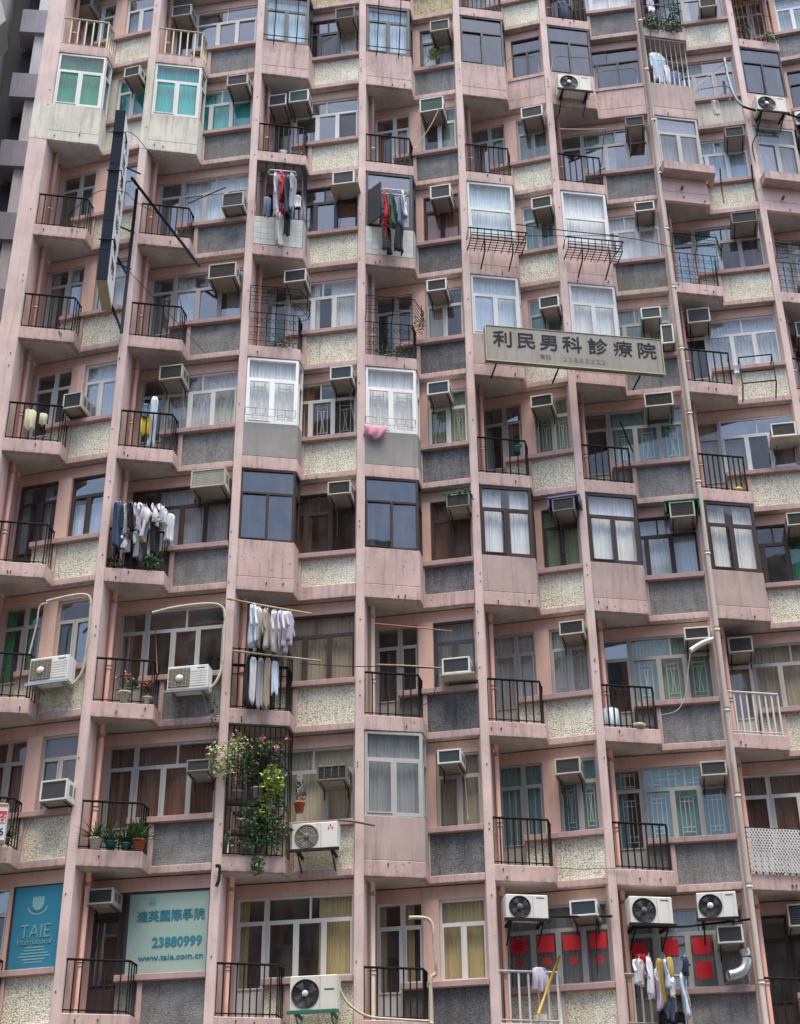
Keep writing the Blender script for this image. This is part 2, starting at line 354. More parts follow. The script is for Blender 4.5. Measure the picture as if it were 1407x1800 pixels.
# ---- windows: openings are drawn as frame (window) > pane, curtain, grille
PANES_MAX = 300; npanes = [0]
allpanes = MB()
GL = dict(c='g_clear', r='g_refl', t='g_tint', b='g_blue', f='g_frost')
FR = dict(X='frame_x', W='frame_w', A='frame_a', D='frame_d', K='frame_k')
def wave_sheet(mb, x0, x1, y, z0, z1, folds=9, amp=.014, rows=2, seed=0):
    rr = random.Random(seed); n = max(8, folds * 4); vs = []; fs = []
    ph = rr.random() * 6
    for j in range(rows + 1):
        zz = z0 + (z1 - z0) * j / rows
        for q in range(n + 1):
            a = q / n * folds * 2 * math.pi + ph + 1.5*math.sin(q/n*7 + ph*3)
            vs.append((x0 + (x1 - x0) * q / n, y + amp * math.sin(a) + amp * .5 * math.sin(a * .37 + 1) + .01 * math.sin(j * 2.1 + a * .1), zz))
    for j in range(rows):
        for q in range(n): b = j * (n + 1) + q; fs.append((b, b + 1, b + n + 2, b + n + 1))
    mb.add(vs, fs, True)
def pat_grille(mb, x0, x1, z0, z1, y, style):
    r = .009
    def bar(a, b): mb.tube([(a[0], y, a[1]), (b[0], y, b[1])], r, 4, False)
    w_, h_ = x1 - x0, z1 - z0
    if style == 'bars':
        n = max(2, int(w_ / .11))
        for q in range(1, n): bar((x0 + w_*q/n, z0), (x0 + w_*q/n, z1))
    elif style == 'pat' and w_ < .9 and h_ > .5:
        a0, a1, b0, b1 = x0 + w_*.22, x0 + w_*.78, z0 + h_*.10, z1 - h_*.10
        for p, q in (((a0, z0), (a0, z1)), ((a1, z0), (a1, z1)), ((a0, b0), (a1, b0)), ((a0, b1), (a1, b1)), ((a0, b0 + h_*.10), (a1, b0 + h_*.10)), ((a0, b1 - h_*.10), (a1, b1 - h_*.10))): bar(p, q)
        m_ = (a0 + a1)/2; d = w_*.09
        bar((m_ - d, b0 + h_*.1), (m_ - d*.3, z0 + h_/2)); bar((m_ - d*.3, z0 + h_/2), (m_ - d, b1 - h_*.1))
        bar((m_ + d, b0 + h_*.1), (m_ + d*.3, z0 + h_/2)); bar((m_ + d*.3, z0 + h_/2), (m_ + d, b1 - h_*.1))
    elif style == 'pat2' and h_ > .2:
        if h_ < w_ * .7:
            for q in (.25, .5, .75): bar((x0 + w_*(q - .17 if q != .5 else .2), z0 + h_*q), (x0 + w_*(q + .17 if q != .5 else .8), z0 + h_*q))
            for q in (.2, .42, .62, .8): bar((x0 + w_*q, z0), (x0 + w_*q, z1))
        else:
            for q in (.2, .4, .6, .8): bar((x0 + w_*q, z0 + (h_*.12 if q in (.4, .6) else 0)), (x0 + w_*q, z1 - (h_*.12 if q in (.4, .6) else 0)))
            for q in (.12, .22, .78, .88): bar((x0 + w_*.2, z0 + h_*q), (x0 + w_*.8, z0 + h_*q))
def window(M, a0, a1, z0, z1, spec, cols, trans=None, tcols=1, off=.2, name='window', door=False, parent=None, seed=0, big=True):
    """spec: 'F g cur cover flags'"""
    sp = spec.split(); fm = FR[sp[0]]; gm = GL[sp[1]]; cur = sp[2]; cov = sp[3] if len(sp) > 3 else 'full'; fl = sp[4] if len(sp) > 4 else ''
    f = MB(M); t_ = .030 if sp[0] in 'DK' and gm == 'g_tint' else .042 if name != 'bay_window' else .05; y0, y1 = off, off + .06; cells = []
    f.box(a0, a1, y0, y1, z0, z0 + t_); f.box(a0, a1, y0, y1, z1 - t_, z1)
    f.box(a0, a0 + t_, y0, y1, z0 + t_, z1 - t_); f.box(a1 - t_, a1, y0, y1, z0 + t_, z1 - t_)
    x0, x1, b0, b1 = a0 + t_, a1 - t_, z0 + t_, z1 - t_
    if trans:
        f.box(x0, x1, y0 + .003, y1 - .003, trans - t_*.6, trans + t_*.6)
        wc = (x1 - x0) / tcols
        for q in range(tcols):
            if q: f.box(x0 + wc*q - t_*.4, x0 + wc*q + t_*.4, y0 + .006, y1 - .006, trans + t_*.6, b1)
            cells.append((x0 + wc*q + (t_*.4 if q else 0), x0 + wc*(q+1) - (t_*.4 if q < tcols-1 else 0), trans + t_*.6, b1, False))
        b1 = trans - t_*.6
    if door:
        f.box(x0, x1, y0 + .01, y1 - .01, z0 + t_, z0 + .78); b0 = z0 + .78
    n = len(cols); tot = sum(cols); x = x0
    for q, c in enumerate(cols):
        xe = x + (x1 - x0) * c / tot
        ca, cb = x + (t_*.55 if q else 0), xe - (t_*.55 if q < n-1 else 0)
        if q: f.box(x - t_*.55, x + t_*.55, y0 + .004, y1 - .004, b0, b1)
        # casement sash, standing a little proud of the frame
        sw = .012 if gm == 'g_tint' else .026
        dy = -.012 if q % 2 == 0 else .004
        f.box(ca, ca + sw, y0 + dy, y0 + dy + .03, b0, b1); f.box(cb - sw, cb, y0 + dy, y0 + dy + .03, b0, b1)
        f.box(ca + sw, cb - sw, y0 + dy, y0 + dy + .03, b0, b0 + sw); f.box(ca + sw, cb - sw, y0 + dy, y0 + dy + .03, b1 - sw, b1)
        cells.append((ca + sw, cb - sw, b0 + sw, b1 - sw, True)); x = xe
    o = f.build(name, fm, parent or BLD)
    rr = random.Random(seed * 7 + 3)
    for (ca, cb, da, db, low) in cells:
        tilt = rr.uniform(-.008, .008); tb = rr.uniform(-.006, .006)
        vs = [(ca, off + .03 + tilt + tb, da), (cb, off + .03 - tilt + tb, da), (cb, off + .03 - tilt - tb, db), (ca, off + .03 + tilt - tb, db)]
        gmm = gm
        if gm == 'g_refl' and rr.random() < .25: gmm = 'g_clear'
        if big and npanes[0] < PANES_MAX:
            npanes[0] += 1
            MB(M).add(vs, [(0, 1, 2, 3)]) if False else None
            p = MB(M); p.add(vs, [(0, 1, 2, 3)]); p.build('pane', gmm, o)
        else:
            allpanes.use(gmm); m_ = allpanes.M; allpanes.M = M; allpanes.add(vs, [(0, 1, 2, 3)]); allpanes.M = m_
    if fl and fl != '-':
        gmb = MB(M)
        for (ca, cb, da, db, low) in cells:
            if low or fl == 'pat2': pat_grille(gmb, ca, cb, da, db, off + .075, fl)
        if gmb.v: gmb.build('security_grille', 'grille' if sp[0] in 'WAX' else 'frame_k', o)
    if cur != '-':
        c = MB(M); wdt = a1 - a0; y = off + .14
        fo = max(3, int(wdt / .075))
        if cov == 'full': wave_sheet(c, a0 + .01, a1 - .01, y, z0 + .02, z1 + .03, fo, seed=seed)
        elif cov == 'half':
            wave_sheet(c, a0 + .01, a0 + wdt*rr.uniform(.3, .5), y, z0 + .02, z1 + .03, int(fo*.5) + 2, seed=seed)
        elif cov == 'right': wave_sheet(c, a1 - wdt*rr.uniform(.3, .42), a1 - .01, y, z0 + .02, z1 + .03, int(fo*.5) + 2, seed=seed)
        elif cov == 'sides':
            wave_sheet(c, a0 + .01, a0 + wdt*.27, y, z0 + .02, z1 + .03, int(fo*.4) + 2, seed=seed); wave_sheet(c, a1 - wdt*.27, a1 - .01, y, z0 + .02, z1 + .03, int(fo*.4) + 2, seed=seed + 1)
        elif cov == 'low': wave_sheet(c, a0 + .01, a1 - .01, y, z0 + .02, z0 + (z1 - z0)*.62, fo, seed=seed)
        elif cov == 'gap':
            wave_sheet(c, a0 + .01, a0 + wdt*.44, y, z0 + .02, z1 + .03, int(fo*.5) + 2, seed=seed); wave_sheet(c, a0 + wdt*.60, a1 - .01, y, z0 + .02, z1 + .03, int(fo*.4) + 2, seed=seed + 1)
        c.build('curtain', 'cur_' + cur, o)
    return o

# window table: (bay, storey): main spec [, door spec]
WIN = {
 (0,7): ('W r grey half',), (0,6): ('W b teal full',), (0,5): ('A r pale full', 'A r - -'), (0,4): ('A r pale full', 'A r pale half'), (0,3): ('W r bluepale full pat', 'W c - -'),
 (0,2): ('D r bluepale low', 'D c grey half'), (0,1): ('A r - -', 'A c green half'), (0,0): ('A c brown full', 'A c brown full'),
 (1,7): ('W r lilac half'.replace('lilac', 'grey'),), (1,6): ('W c teal full',), (1,5): ('A c bluepale full', 'A r grey half'), (1,4): ('A r pale sides', 'A r grey half'), (1,3): ('W c pale full pat', 'A c - -'),
 (1,2): ('D r white full', 'D c brown half'), (1,1): ('A r - -', 'A r beige half'), (1,0): ('A c brown full', 'A c brown full'),
 (2,8): ('W c white full',), (2,7): ('K r white right',), (2,6): ('W r - - -', 'A r - -'), (2,5): ('K r orange right',), (2,4): ('W c pale gap', 'A c pale half'), (2,3): ('W c orange half pat',),
 (2,2): ('D c brown half',), (2,1): ('D c beige full', 'D c - -'), (2,0): ('A c cream full', 'A c grey half'), (2,-1): ('W c yellow right', 'W c yellow half'),
 (3,8): ('A c grey full',), (3,7): ('K c bluepale full',), (3,6): ('W c greenish right', 'W c orange half'), (3,5): ('D c orange full',), (3,4): ('W c cream half', 'A c - -'), (3,3): ('W c lime full pat',),
 (3,2): ('D c brown full',), (3,1): ('K c grey full', 'A c - -'), (3,0): ('A c beige full',), (3,-1): ('W c yellow full', 'W c yellow half'),
 (4,8): ('A c greenish full', 'A c white full'), (4,7): ('K t - -',), (4,6): ('A c greenish full', 'A r greenish half'), (4,5): ('W c aqua full bars',), (4,4): ('A c aqua full',), (4,3): ('A c greenish full pat', 'A r greenish half'),
 (4,2): ('D c lime full',), (4,1): ('A c pale full pat', 'A c pale full'), (4,0): ('A c aqua full pat', 'A c aqua full bars'), (4,-1): ('A c grey full', 'A c grey half'),
 (5,8): ('W c white full', 'K c - -'), (5,7): ('K t - -',), (5,6): ('A r greenish half', 'A r - -'), (5,5): ('W c white full',), (5,4): ('A c greenish full',), (5,3): ('A c aqua full pat', 'A r - -'),
 (5,2): ('D c bluepale full',), (5,1): ('A c greenish full pat', 'A r - -'), (5,0): ('A c aqua full pat2', 'A c aqua half pat2'), (5,-1): ('A c grey full', 'A c grey full'),
 (6,8): ('A r bluepale half', 'A c - -'), (6,7): ('A r grey full', 'A r - -'), (6,6): ('W b bluepale full',), (6,5): ('A r teal half', 'A r teal half'), (6,4): ('W c bluepale full pat', 'W c brown half'), (6,3): ('W r grey half', 'A c beige full'),
 (6,2): ('D c green right',), (6,1): ('A c beige full', 'W c beige full'), (6,0): ('W c brown full', 'W c brown full'), (6,-1): ('D c - -', 'D c - -'),
 (7,8): ('W b bluepale full pat', 'W c grey full'), (7,7): ('K t - -',), (7,6): ('W r grey full',), (7,5): ('A r teal half', 'A c white full'), (7,4): ('A c pale full', 'A c grey half'), (7,3): ('A r grey full', 'A r - -'),
}
GEN = ['A c pale full', 'W r white half', 'A r - -', 'A c brown full', 'D r greenish full', 'A r beige half']
# enclosed balconies: frame glass curtain cover grille | parapet | window columns
BOX = {(0,6): ('W b green full', 'creamwall'), (1,6): ('W b teal full', 'creamwall'), (2,7): ('K b bluepale full', 'pink'), (3,7): ('K b bluepale full', 'pink'), (4,7): ('K t - -', 'pink'), (5,7): ('K t - -', 'pink'), (7,7): ('K t grey half', 'pink'),
 (3,5): ('K r grey half', 'tile'), (4,5): ('W b white full', 'pink'), (5,5): ('W c white full', 'pink'), (6,6): ('A r grey full', 'salmon2'), (7,6): ('A r grey full', 'salmon2'),
 (4,4): ('W r bluepale full', 'stainpink'), (5,4): ('W c white full', 'stainpink'), (2,3): ('X c white full pat', 'concrete'), (3,3): ('X c white full pat', 'concrete'),
 (2,2): ('D t - -', 'pink'), (3,2): ('D t - -', 'pink'), (4,2): ('D c white gap', 'stainpink'), (5,2): ('D c white full', 'stainpink'), (6,2): ('D c white gap', 'stainpink'), (3,0): ('A f pale full', 'stainpink'),
 (7,2): ('W c white full', 'pink'), (7,3): ('W c white full', 'pink'), (0,9): ('W r white full', 'pink'), (1,8): ('W r white full', 'pink')}
PARAPET_ONLY = {(2,5): 'tile', (6,7): 'stainpink'}
RAILC = {(0,7): 'ironcream', (1,7): 'ironcream', (4,-1): 'ironwhite', (5,-1): 'ironwhite', (6,1): 'ironwhite'}
NORAIL = {(2,0), (2,4), (3,4), (6,5), (7,5), (6,8), (7,8)}
def path_prism(mb, z0, z1, e=0.0, th=.10, x0=-.01):
    mb.prism([(x0, .012 + e), (1.12 - e, .03 + e), (1.24 - e*.6, .36), (1.24 - e*.6 - th*.95, .36 + th*.25), (1.12 - e - th*.8, .03 + e + th), (x0, .012 + e + th)], z0, z1)
def railing(i, k, mat):
    mb = MB(FM(i, k)); h = 1.18; rr = random.Random(i*31 + k)
    P = [(.0, .06), (1.05, .075), (1.165, .37)]
    mb.tube([(x, y, h) for x, y in P], .022, 6); mb.tube([(x, y, .36) for x, y in P], .012, 4)
    n = rr.choice((6, 7, 8, 9)) if mat != 'ironcream' else 6
    r = .0125 if mat == 'iron' else .017
    for q in range(n + 1): x = .02 + 1.03*q/n; mb.box(x - r, x + r, .06 + .012*q/n, .075 + .012*q/n + r*.6, .28, h)
    for q in (.35, .7, 1.0): mb.tube([(1.05 + .115*q, .075 + .295*q, .2), (1.05 + .115*q, .075 + .295*q, h)], r, 4)
    return bpart(mb, 'railing', mat)
for k in range(KLO, KHI + 1):
    for i in range(8):
        f = WP[i]; L = f.L; isA = i in (1, 2, 5, 6); M = FM(i, k); W = WM(i, k); vis = (k >= -1 and k <= 8)
        wt = WIN.get((i, k)) or (GEN[(i*3 + k*5) % 6],)
        main = wt[0]; dspec = wt[1] if len(wt) > 1 else (main if main[2] in 'tf' else ' '.join(main.split()[:2]) + ' grey half')
        bm_ = 'creamwall' if (i, k) in ((0, 6), (1, 6)) else 'salmon2' if (i, k) in ((6, 6), (7, 6)) else 'pink'
        # slab with its soffit
        b_ = [w2f(i, 1.24, .03), w2f(i, L + .03, .03), w2f(i, L + .03, .5), w2f(i, .25, .5)]
        bpart(MB(M).prism([(.0, .06), (1.06, .075), (1.19, .37), b_[0], b_[1], b_[2], b_[3], (.1, .35)], .014, .12), 'balcony_slab', 'soffit')
        mb = MB(M); path_prism(mb, 0, .30); bpart(mb, 'edge_beam', bm_, bevel=.012)
        bh = .30 if (i, k) in ((2, 2), (3, 2), (4, 7), (5, 7)) else .14
        wb = MB(W); wb.box(1.255, L + .0, .0, .10, .002, bh)
        bpart(wb, 'spandrel_beam', 'pink', bevel=.01)
        wb = MB(W); wb.box(1.255, 1.345, .004, .26, .142, .915); bpart(wb, 'end_post', 'creamwall' if (i, k) == (0, 6) else 'pink', bevel=.01)
        sp = SPX.get((i, k), SP[i]); flush = sp in ('pink',)
        bpart(MB(W).box(1.348, L - .0, .0 if flush else .055, .25, bh + .003, .918), 'spandrel_panel', sp)
        lo = .86 if isA else .80
        if (i, k) == (4, -1): lo = .34
        if (i, k) not in BOX: bpart(MB(W).box(lo, 1.252, .06, .25, .125, .918), 'balcony_wall', sp if sp != 'pink' else SP[i])
        bpart(MB(W).box(lo - .02, L - .0, -.045 if not flush else -.02, .262, .922, 1.03), 'window_sill', 'sill' if not flush else 'pink', bevel=.008)
        bpart(MB(W).box(.10, L + .02, .17, .42, 2.50, 2.74), 'lintel', 'salmon')
        bpart(MB(W).box(.12, .308, .205, .40, .122, 2.498), 'jamb', 'salmon')
        if not isA and (i, k) != (4, -1): bpart(MB(W).box(1.17, 1.235 if (i, k) == (0, -1) else 1.46, .13, .42, 1.032, 2.498), 'pier', 'salmon' if (i, k) != (0, 6) else 'creamwall')
        # windows in the sawtooth wall
        sd = i*17 + k*5 + 40; zt = 2.06
        if isA:
            window(W, .31, .845, .13, 2.50, dspec, [1], zt, 1, name='balcony_door', door=True, seed=sd, big=vis)
            window(W, .850, L - .02, 1.034, 2.50, main, [1, 1, 1] if (i, k) not in ((2,4),(2,6),(2,3),(2,1),(2,5),(2,7),(1,7),(5,5),(6,6),(0,7)) else [1.1, 1, 1], zt, 2, seed=sd + 1, big=vis)
        elif (i, k) == (4, -1):
            window(W, .31, L - .02, 1.034, 2.50, main, [1, 1, 1, 1], zt, 3, seed=sd + 1, big=vis)
        else:
            window(W, .31, .785, .13, 2.50, dspec, [1], zt, 1, name='balcony_door', door=True, seed=sd, big=vis)
            window(W, .79, 1.168, 1.034, 2.50, dspec, [1], zt, 1, seed=sd + 2, big=vis)
            if (i, k) != (0, -1): window(W, 1.462, L - .02, 1.034, 2.50, main, [1, 1], zt, 1, seed=sd + 1, big=vis)
        # front of the balcony
        bx = BOX.get((i, k)); par = bx[1] if bx else PARAPET_ONLY.get((i, k))
        if par:
            mb = MB(M)
            if par == 'tile':
                path_prism(mb, .302, 1.10, .012); pp = bpart(mb, 'parapet', 'concrete')
                for r_ in range(5):
                    for c_ in range(7):
                        MB(M).box(.008 + c_*.155, .008 + c_*.155 + .150, .0125 + c_*.0025, .026 + c_*.0025, .305 + r_*.159, .305 + r_*.159 + .154).build('tile', 'tile_white', pp)
                    MB(M @ OB).box(.01, .155, -.016, .0, .305 + r_*.159, .305 + r_*.159 + .154).build('tile', 'tile_white', pp)
            else:
                path_prism(mb, .302, 1.115, .006); bpart(mb, 'parapet', par, bevel=.01)
        if bx:
            FMx = M @ Matrix.Translation((0, .0, 0))
            big = (i, k) in ((4,5), (5,5))
            t2 = 2.22 if (i, k)[1] in (7,) else 2.20
            cols = [1] if big else [1, 1]
            window(FMx, .02, 1.09, 1.118, 2.74, bx[0], cols, 1.95 if big else t2, 1, off=.035, name='bay_window', seed=sd + 3, big=vis)
            window(M @ OB, .0, OBL + .02, 1.118, 2.74, ' '.join(bx[0].split()[:2] + ['-', '-']), [1], t2, 1, off=.0, name='bay_window', seed=sd + 4, big=False)
        elif not par and (i, k) not in NORAIL: railing(i, k, RAILC.get((i, k), 'iron'))
allpanes_o = allpanes.build('pane', None, BLD); tag(allpanes_o, kind='stuff')
for s_, w_, z1 in ((S[0], .39, 1.12), (S[1], .165, 2.72)):
    bpart(MB().box(s_ - w_ - .003, s_ + .002, -.004, .02, zk(6) + .0, zk(6) + z1), 'painted_patch', 'creamwall')
# window canopies with salmon boxes below them on two bays
for i in (6, 7):
    M = FM(i, 6)
    bpart(MB(M).prism([(-.04, -.30), (1.24, -.28), (1.36, .30), (1.12, .02), (-.04, .005)], .72, .98), 'canopy_slab', 'pink', bevel=.012)
    bpart(MB(M).box(.42, .47, -.12, .0, .35, .40), 'pipe_stub', 'rusty')
# ---------------------------------------------------------------- neighbouring grey block
NB = empty('neighbouring_block', Matrix.Translation((-9.25, 8.5, 0))); tag(NB, 'blurred grey block with lilac bands seen past the left corner of the pink building', 'building')
mb = MB().box(0, .95, 0, 1.2, 0, 48); mb.build('column', 'lilac', NB)
mb = MB().box(-6, 6, 1.4, 10, 0, 48); mb.build('wall', 'core_grey', NB)
for q in range(17):
    z = 2.34 + q*2.75
    MB().prism([(-.46, -.10), (.93, -.20), (.93, .5), (-.46, .6)], z, z + .98).build('parapet_band', 'lilacband', NB)
    MB().box(-.42, -.02, .1, 1.3, z + .99, z + 1.20).build('window_box', 'sign_beige' if q % 2 else 'rusty', NB)
    MB().box(-.44, -.02, .7, 1.35, z + 1.6, z + 2.7).build('window', 'frame_k', NB)
NC = empty('old_concrete_block', Matrix.Translation((-9.80, 7.0, 0))); tag(NC, 'weathered beige concrete block with slanting bays at the top left corner', 'building')
MB().box(-5, -.42, 0, 8, 0, 48).build('wall', 'oldconcrete', NC)
for q in range(17):
    z = 2.34 + q*2.75 - .2; pts = [(-.45, z), (.08, z + .9), (-.32, z + 2.3)]
    m2 = MB(); m2.add([(-3, -.9, p[1]) for p in pts] + [(p[0], -.9, p[1]) for p in pts] + [(-3, .2, p[1]) for p in pts] + [(p[0], .2, p[1]) for p in pts],
           [(0, 3, 4, 1), (1, 4, 5, 2), (3, 9, 10, 4), (4, 10, 11, 5), (2, 5, 11, 8), (0, 6, 9, 3), (6, 7, 10, 9), (7, 8, 11, 10), (0, 1, 7, 6), (1, 2, 8, 7)]); m2.build('slanted_bay', 'oldconcrete', NC)

# ================================================================ where things stand (metres)
ACS = [
 (0, 7, 0.17, 2.04, 0.73, 2.49, 'ac_grime', 'core_black', 'grimy dark window air conditioner', ''),
 (0, 6, 1.83, 2.02, 2.22, 2.31, 'ac_beige', 'core_grey', 'beige window air conditioner', ''),
 (0, 3, 1.29, 1.14, 1.7, 1.5, 'ac_beige', 'core_black', 'low beige window air conditioner', ''),
 (0, 0, 1.78, 1.08, 2.29, 1.45, 'ac_white', 'core_grey', 'clean white window air conditioner with grey face', ''),
 (1, 7, 0.37, 1.95, 0.86, 2.3, 'ac_beige', 'core_grey', 'dusty beige window air conditioner', ''),
 (1, 6, 1.89, 2.09, 2.39, 2.41, 'ac_beige', 'core_grey', 'window air conditioner over teal curtains', ''),
 (1, 5, 1.96, 1.12, 2.45, 1.51, 'ac_beige', 'core_grey', 'small beige window air conditioner', ''),
 (1, 4, 1.76, 1.88, 2.37, 2.27, 'ac_beige', 'core_black', 'wide window air conditioner with black face', ''),
 (1, 3, 0.84, 2.11, 1.34, 2.46, 'ac_beige', 'core_black', 'boxy window air conditioner with black face', ''),
 (1, 2, 1.69, 2.15, 2.39, 2.55, 'ac_beige', 'ac_beige', 'large slatted beige window air conditioner', ''),
 (1, 0, 1.98, 1.72, 2.41, 1.94, 'ac_grime', 'core_black', 'dark window air conditioner by brown curtains', ''),
 (1, -1, 0.35, 2.19, 0.81, 2.46, 'ac_beige', 'core_black', 'dark faced air conditioner over a brown door', ''),
 (2, 7, 1.92, 1.95, 2.4, 2.3, 'ac_grime', 'core_black', 'black grimy window air conditioner', ''),
 (2, 6, 0.33, 2.07, 0.76, 2.42, 'ac_white', 'core_grey', 'left one of two white air conditioners side by side', ''),
 (2, 6, 0.83, 2.1, 1.3, 2.46, 'ac_white', 'core_green', 'right one of two white air conditioners side by side', ''),
 (2, 5, 1.92, 2.1, 2.42, 2.47, 'ac_white', 'core_grey', 'white air conditioner on a wide tray', 'tray'),
 (2, 4, 0.87, 2.19, 1.36, 2.52, 'ac_white', 'core_black', 'white air conditioner with black face', ''),
 (2, 3, 1.94, 2.21, 2.41, 2.53, 'ac_white', 'core_blue', 'bright white air conditioner with blue face', ''),
 (2, 2, 1.93, 2.16, 2.4, 2.46, 'ac_beige', 'core_black', 'dirty window air conditioner by dark glass', ''),
 (2, 0, 1.82, 1.68, 2.37, 1.96, 'ac_grime', 'core_black', 'barred air conditioner beside the plant cage', 'cage'),
 (3, 7, 1.81, 1.91, 2.29, 2.26, 'ac_beige', 'core_grey', 'grey window air conditioner above a leafy plant', ''),
 (3, 6, 1.51, 2.01, 2.08, 2.43, 'ac_white', 'core_green', 'white window air conditioner with greenish face', ''),
 (3, 5, 1.71, 2.01, 2.18, 2.39, 'ac_white', 'core_grey', 'white air conditioner before orange boards', ''),
 (3, 4, 1.58, 2.11, 2.02, 2.42, 'ac_white', 'core_black', 'white rusty topped window air conditioner', ''),
 (3, 3, 1.54, 2.11, 2.01, 2.42, 'ac_white', 'core_blue', 'white air conditioner with vivid blue face', ''),
 (3, 2, 1.88, 2.06, 2.35, 2.35, 'ac_grime', 'core_black', 'air conditioner topped with green netting', 'net'),
 (3, 1, 1.71, 1.17, 2.24, 1.49, 'ac_white', 'core_grey', 'squat white air conditioner standing low on a tray', 'tray'),
 (3, 0, 1.58, 2.13, 2.02, 2.4, 'ac_white', 'core_blue', 'white framed air conditioner with slate blue face', ''),
 (4, 6, 1.67, 2.09, 2.19, 2.43, 'ac_white', 'core_grey', 'white window air conditioner by green curtains', ''),
 (4, 5, 1.77, 1.97, 2.24, 2.3, 'ac_white', 'core_grey', 'white window air conditioner over aqua bars', ''),
 (4, 4, 1.79, 1.84, 2.23, 2.15, 'ac_white', 'core_grey', 'white window air conditioner above the clinic sign', ''),
 (4, 3, 1.46, 2.02, 1.93, 2.31, 'ac_white', 'core_black', 'white window air conditioner with black face', ''),
 (4, 2, 1.77, 2.16, 2.23, 2.45, 'ac_grime', 'core_black', 'air conditioner under a purple cover', 'purple'),
 (4, 1, 1.74, 2.12, 2.22, 2.41, 'ac_beige', 'core_black', 'beige air conditioner with rusty top', ''),
 (4, 0, 1.48, 2.04, 1.96, 2.35, 'ac_beige', 'core_grey', 'beige slatted window air conditioner', ''),
 (4, -1, 1.59, 2.14, 2.07, 2.42, 'ac_white', 'core_blue', 'white air conditioner with blue face over red posters', ''),
 (5, 8, 0.9, 0.82, 1.25, 1.25, 'ac_grime', 'core_black', 'dark air conditioner in a high balcony', ''),
 (5, 6, 1.92, 2.11, 2.37, 2.41, 'ac_grime', 'core_black', 'dark shaded window air conditioner', ''),
 (5, 5, 1.92, 2.18, 2.37, 2.45, 'ac_white', 'core_grey', 'white air conditioner over white curtains', ''),
 (5, 4, 1.79, 1.82, 2.23, 2.12, 'ac_white', 'core_green', 'green faced air conditioner above the clinic sign end', ''),
 (5, 4, 2.18, 1.09, 2.45, 1.6, 'ac_white', 'core_grey', 'small upright air conditioner beside the beige drain pipe', ''),
 (5, 3, 1.66, 2.22, 2.27, 2.56, 'ac_white', 'core_black', 'big window air conditioner with black face', ''),
 (5, 2, 1.93, 2.19, 2.44, 2.55, 'ac_beige', 'core_black', 'air conditioner under a bright green cover', 'greencover'),
 (5, 1, 1.94, 2.16, 2.43, 2.42, 'ac_white', 'core_black', 'air conditioner behind a limp silver hose', ''),
 (5, 0, 1.96, 2.09, 2.44, 2.37, 'ac_beige', 'core_grey', 'beige air conditioner above patterned grilles', ''),
 (5, -1, 1.92, 1.72, 2.37, 2.03, 'ac_white', 'core_grey', 'lower white air conditioner above a silver duct', ''),
 (6, 8, 1.77, 1.18, 2.21, 1.52, 'ac_beige', 'core_black', 'dark faced air conditioner near the top edge', ''),
 (6, 6, 1.9, 2.11, 2.36, 2.42, 'ac_grime', 'core_black', 'black grimy air conditioner beside the salmon box', ''),
 (6, 5, 1.74, 2.15, 2.34, 2.47, 'ac_grime', 'core_black', 'large blackened window air conditioner', ''),
 (6, 4, 0.43, 2.15, 0.94, 2.54, 'ac_white', 'core_grey', 'white air conditioner at the open balcony corner', ''),
 (6, 3, 1.89, 1.65, 2.41, 1.98, 'ac_white', 'core_grey', 'white air conditioner hung low at right', 'tray'),
 (6, 2, 1.92, 2.19, 2.29, 2.49, 'ac_beige', 'core_black', 'air conditioner cut by the right edge', ''),
 (6, 1, 0.4, 2.16, 0.88, 2.49, 'ac_beige', 'core_black', 'air conditioner beside beige blinds', ''),
 (6, -1, 0.84, 2.15, 1.14, 2.56, 'ac_beige', 'core_black', 'shadowed air conditioner in the bottom right corner', ''),
 (7, 6, 1.37, 2.57, 1.66, 2.95, 'ac_grime', 'core_black', 'dark air conditioner at the right edge', ''),
 (7, 4, 0.54, 2.05, 0.82, 2.46, 'ac_white', 'core_green', 'pale air conditioner at the right edge', ''),
]
CONDS = [
 (0, 1, 'W', 1.71, -0.38, 0.56, 0.78, 0.51, 'square grilled outdoor condenser on steel bracket, first column from left', 'square', None),
 (1, 1, 'W', 1.915, -0.38, 0.52, 0.77, 0.49, 'square grilled outdoor condenser with yellow hose, second column', 'square', None),
 (2, 0, 'W', 1.82, -0.4, 0.38, 0.82, 0.49, 'grey outdoor condenser with red three diamond emblem by the plants', 'frost', 'three_diamonds'),
 (2, -1, 'W', 1.865, -0.45, 0.36, 0.81, 0.59, 'big white outdoor condenser with black fan and green label at bottom', 'fan', 'net_green'),
 (4, -1, 'F', 0.524, -0.15, 2.03, 0.76, 0.44, 'shaded outdoor condenser under the balcony over red posters, fifth column', 'dark', None),
 (5, -1, 'F', 0.55, -0.15, 2.01, 0.79, 0.5, 'outdoor condenser with dark fan above hanging laundry, sixth column', 'dark', None),
 (5, -1, 'W', 1.97, -0.4, 2.13, 0.7, 0.48, 'bright white outdoor condenser beside the beige drain pipe at bottom', 'fan', None),
 (5, 7, 'F', 0.48, -0.34, 0.17, 0.81, 0.51, 'outdoor condenser on iron legs below tinted windows at upper right', 'fan', None),
 (7, 7, 'F', 0.435, -0.34, 0.16, 0.77, 0.54, 'outdoor condenser with black cable near the right edge', 'fan', None),
 (7, 7, 'W', 1.675, -0.34, 0.14, 0.55, 0.48, 'sliver of an outdoor condenser at the right edge', 'fan', None),
]
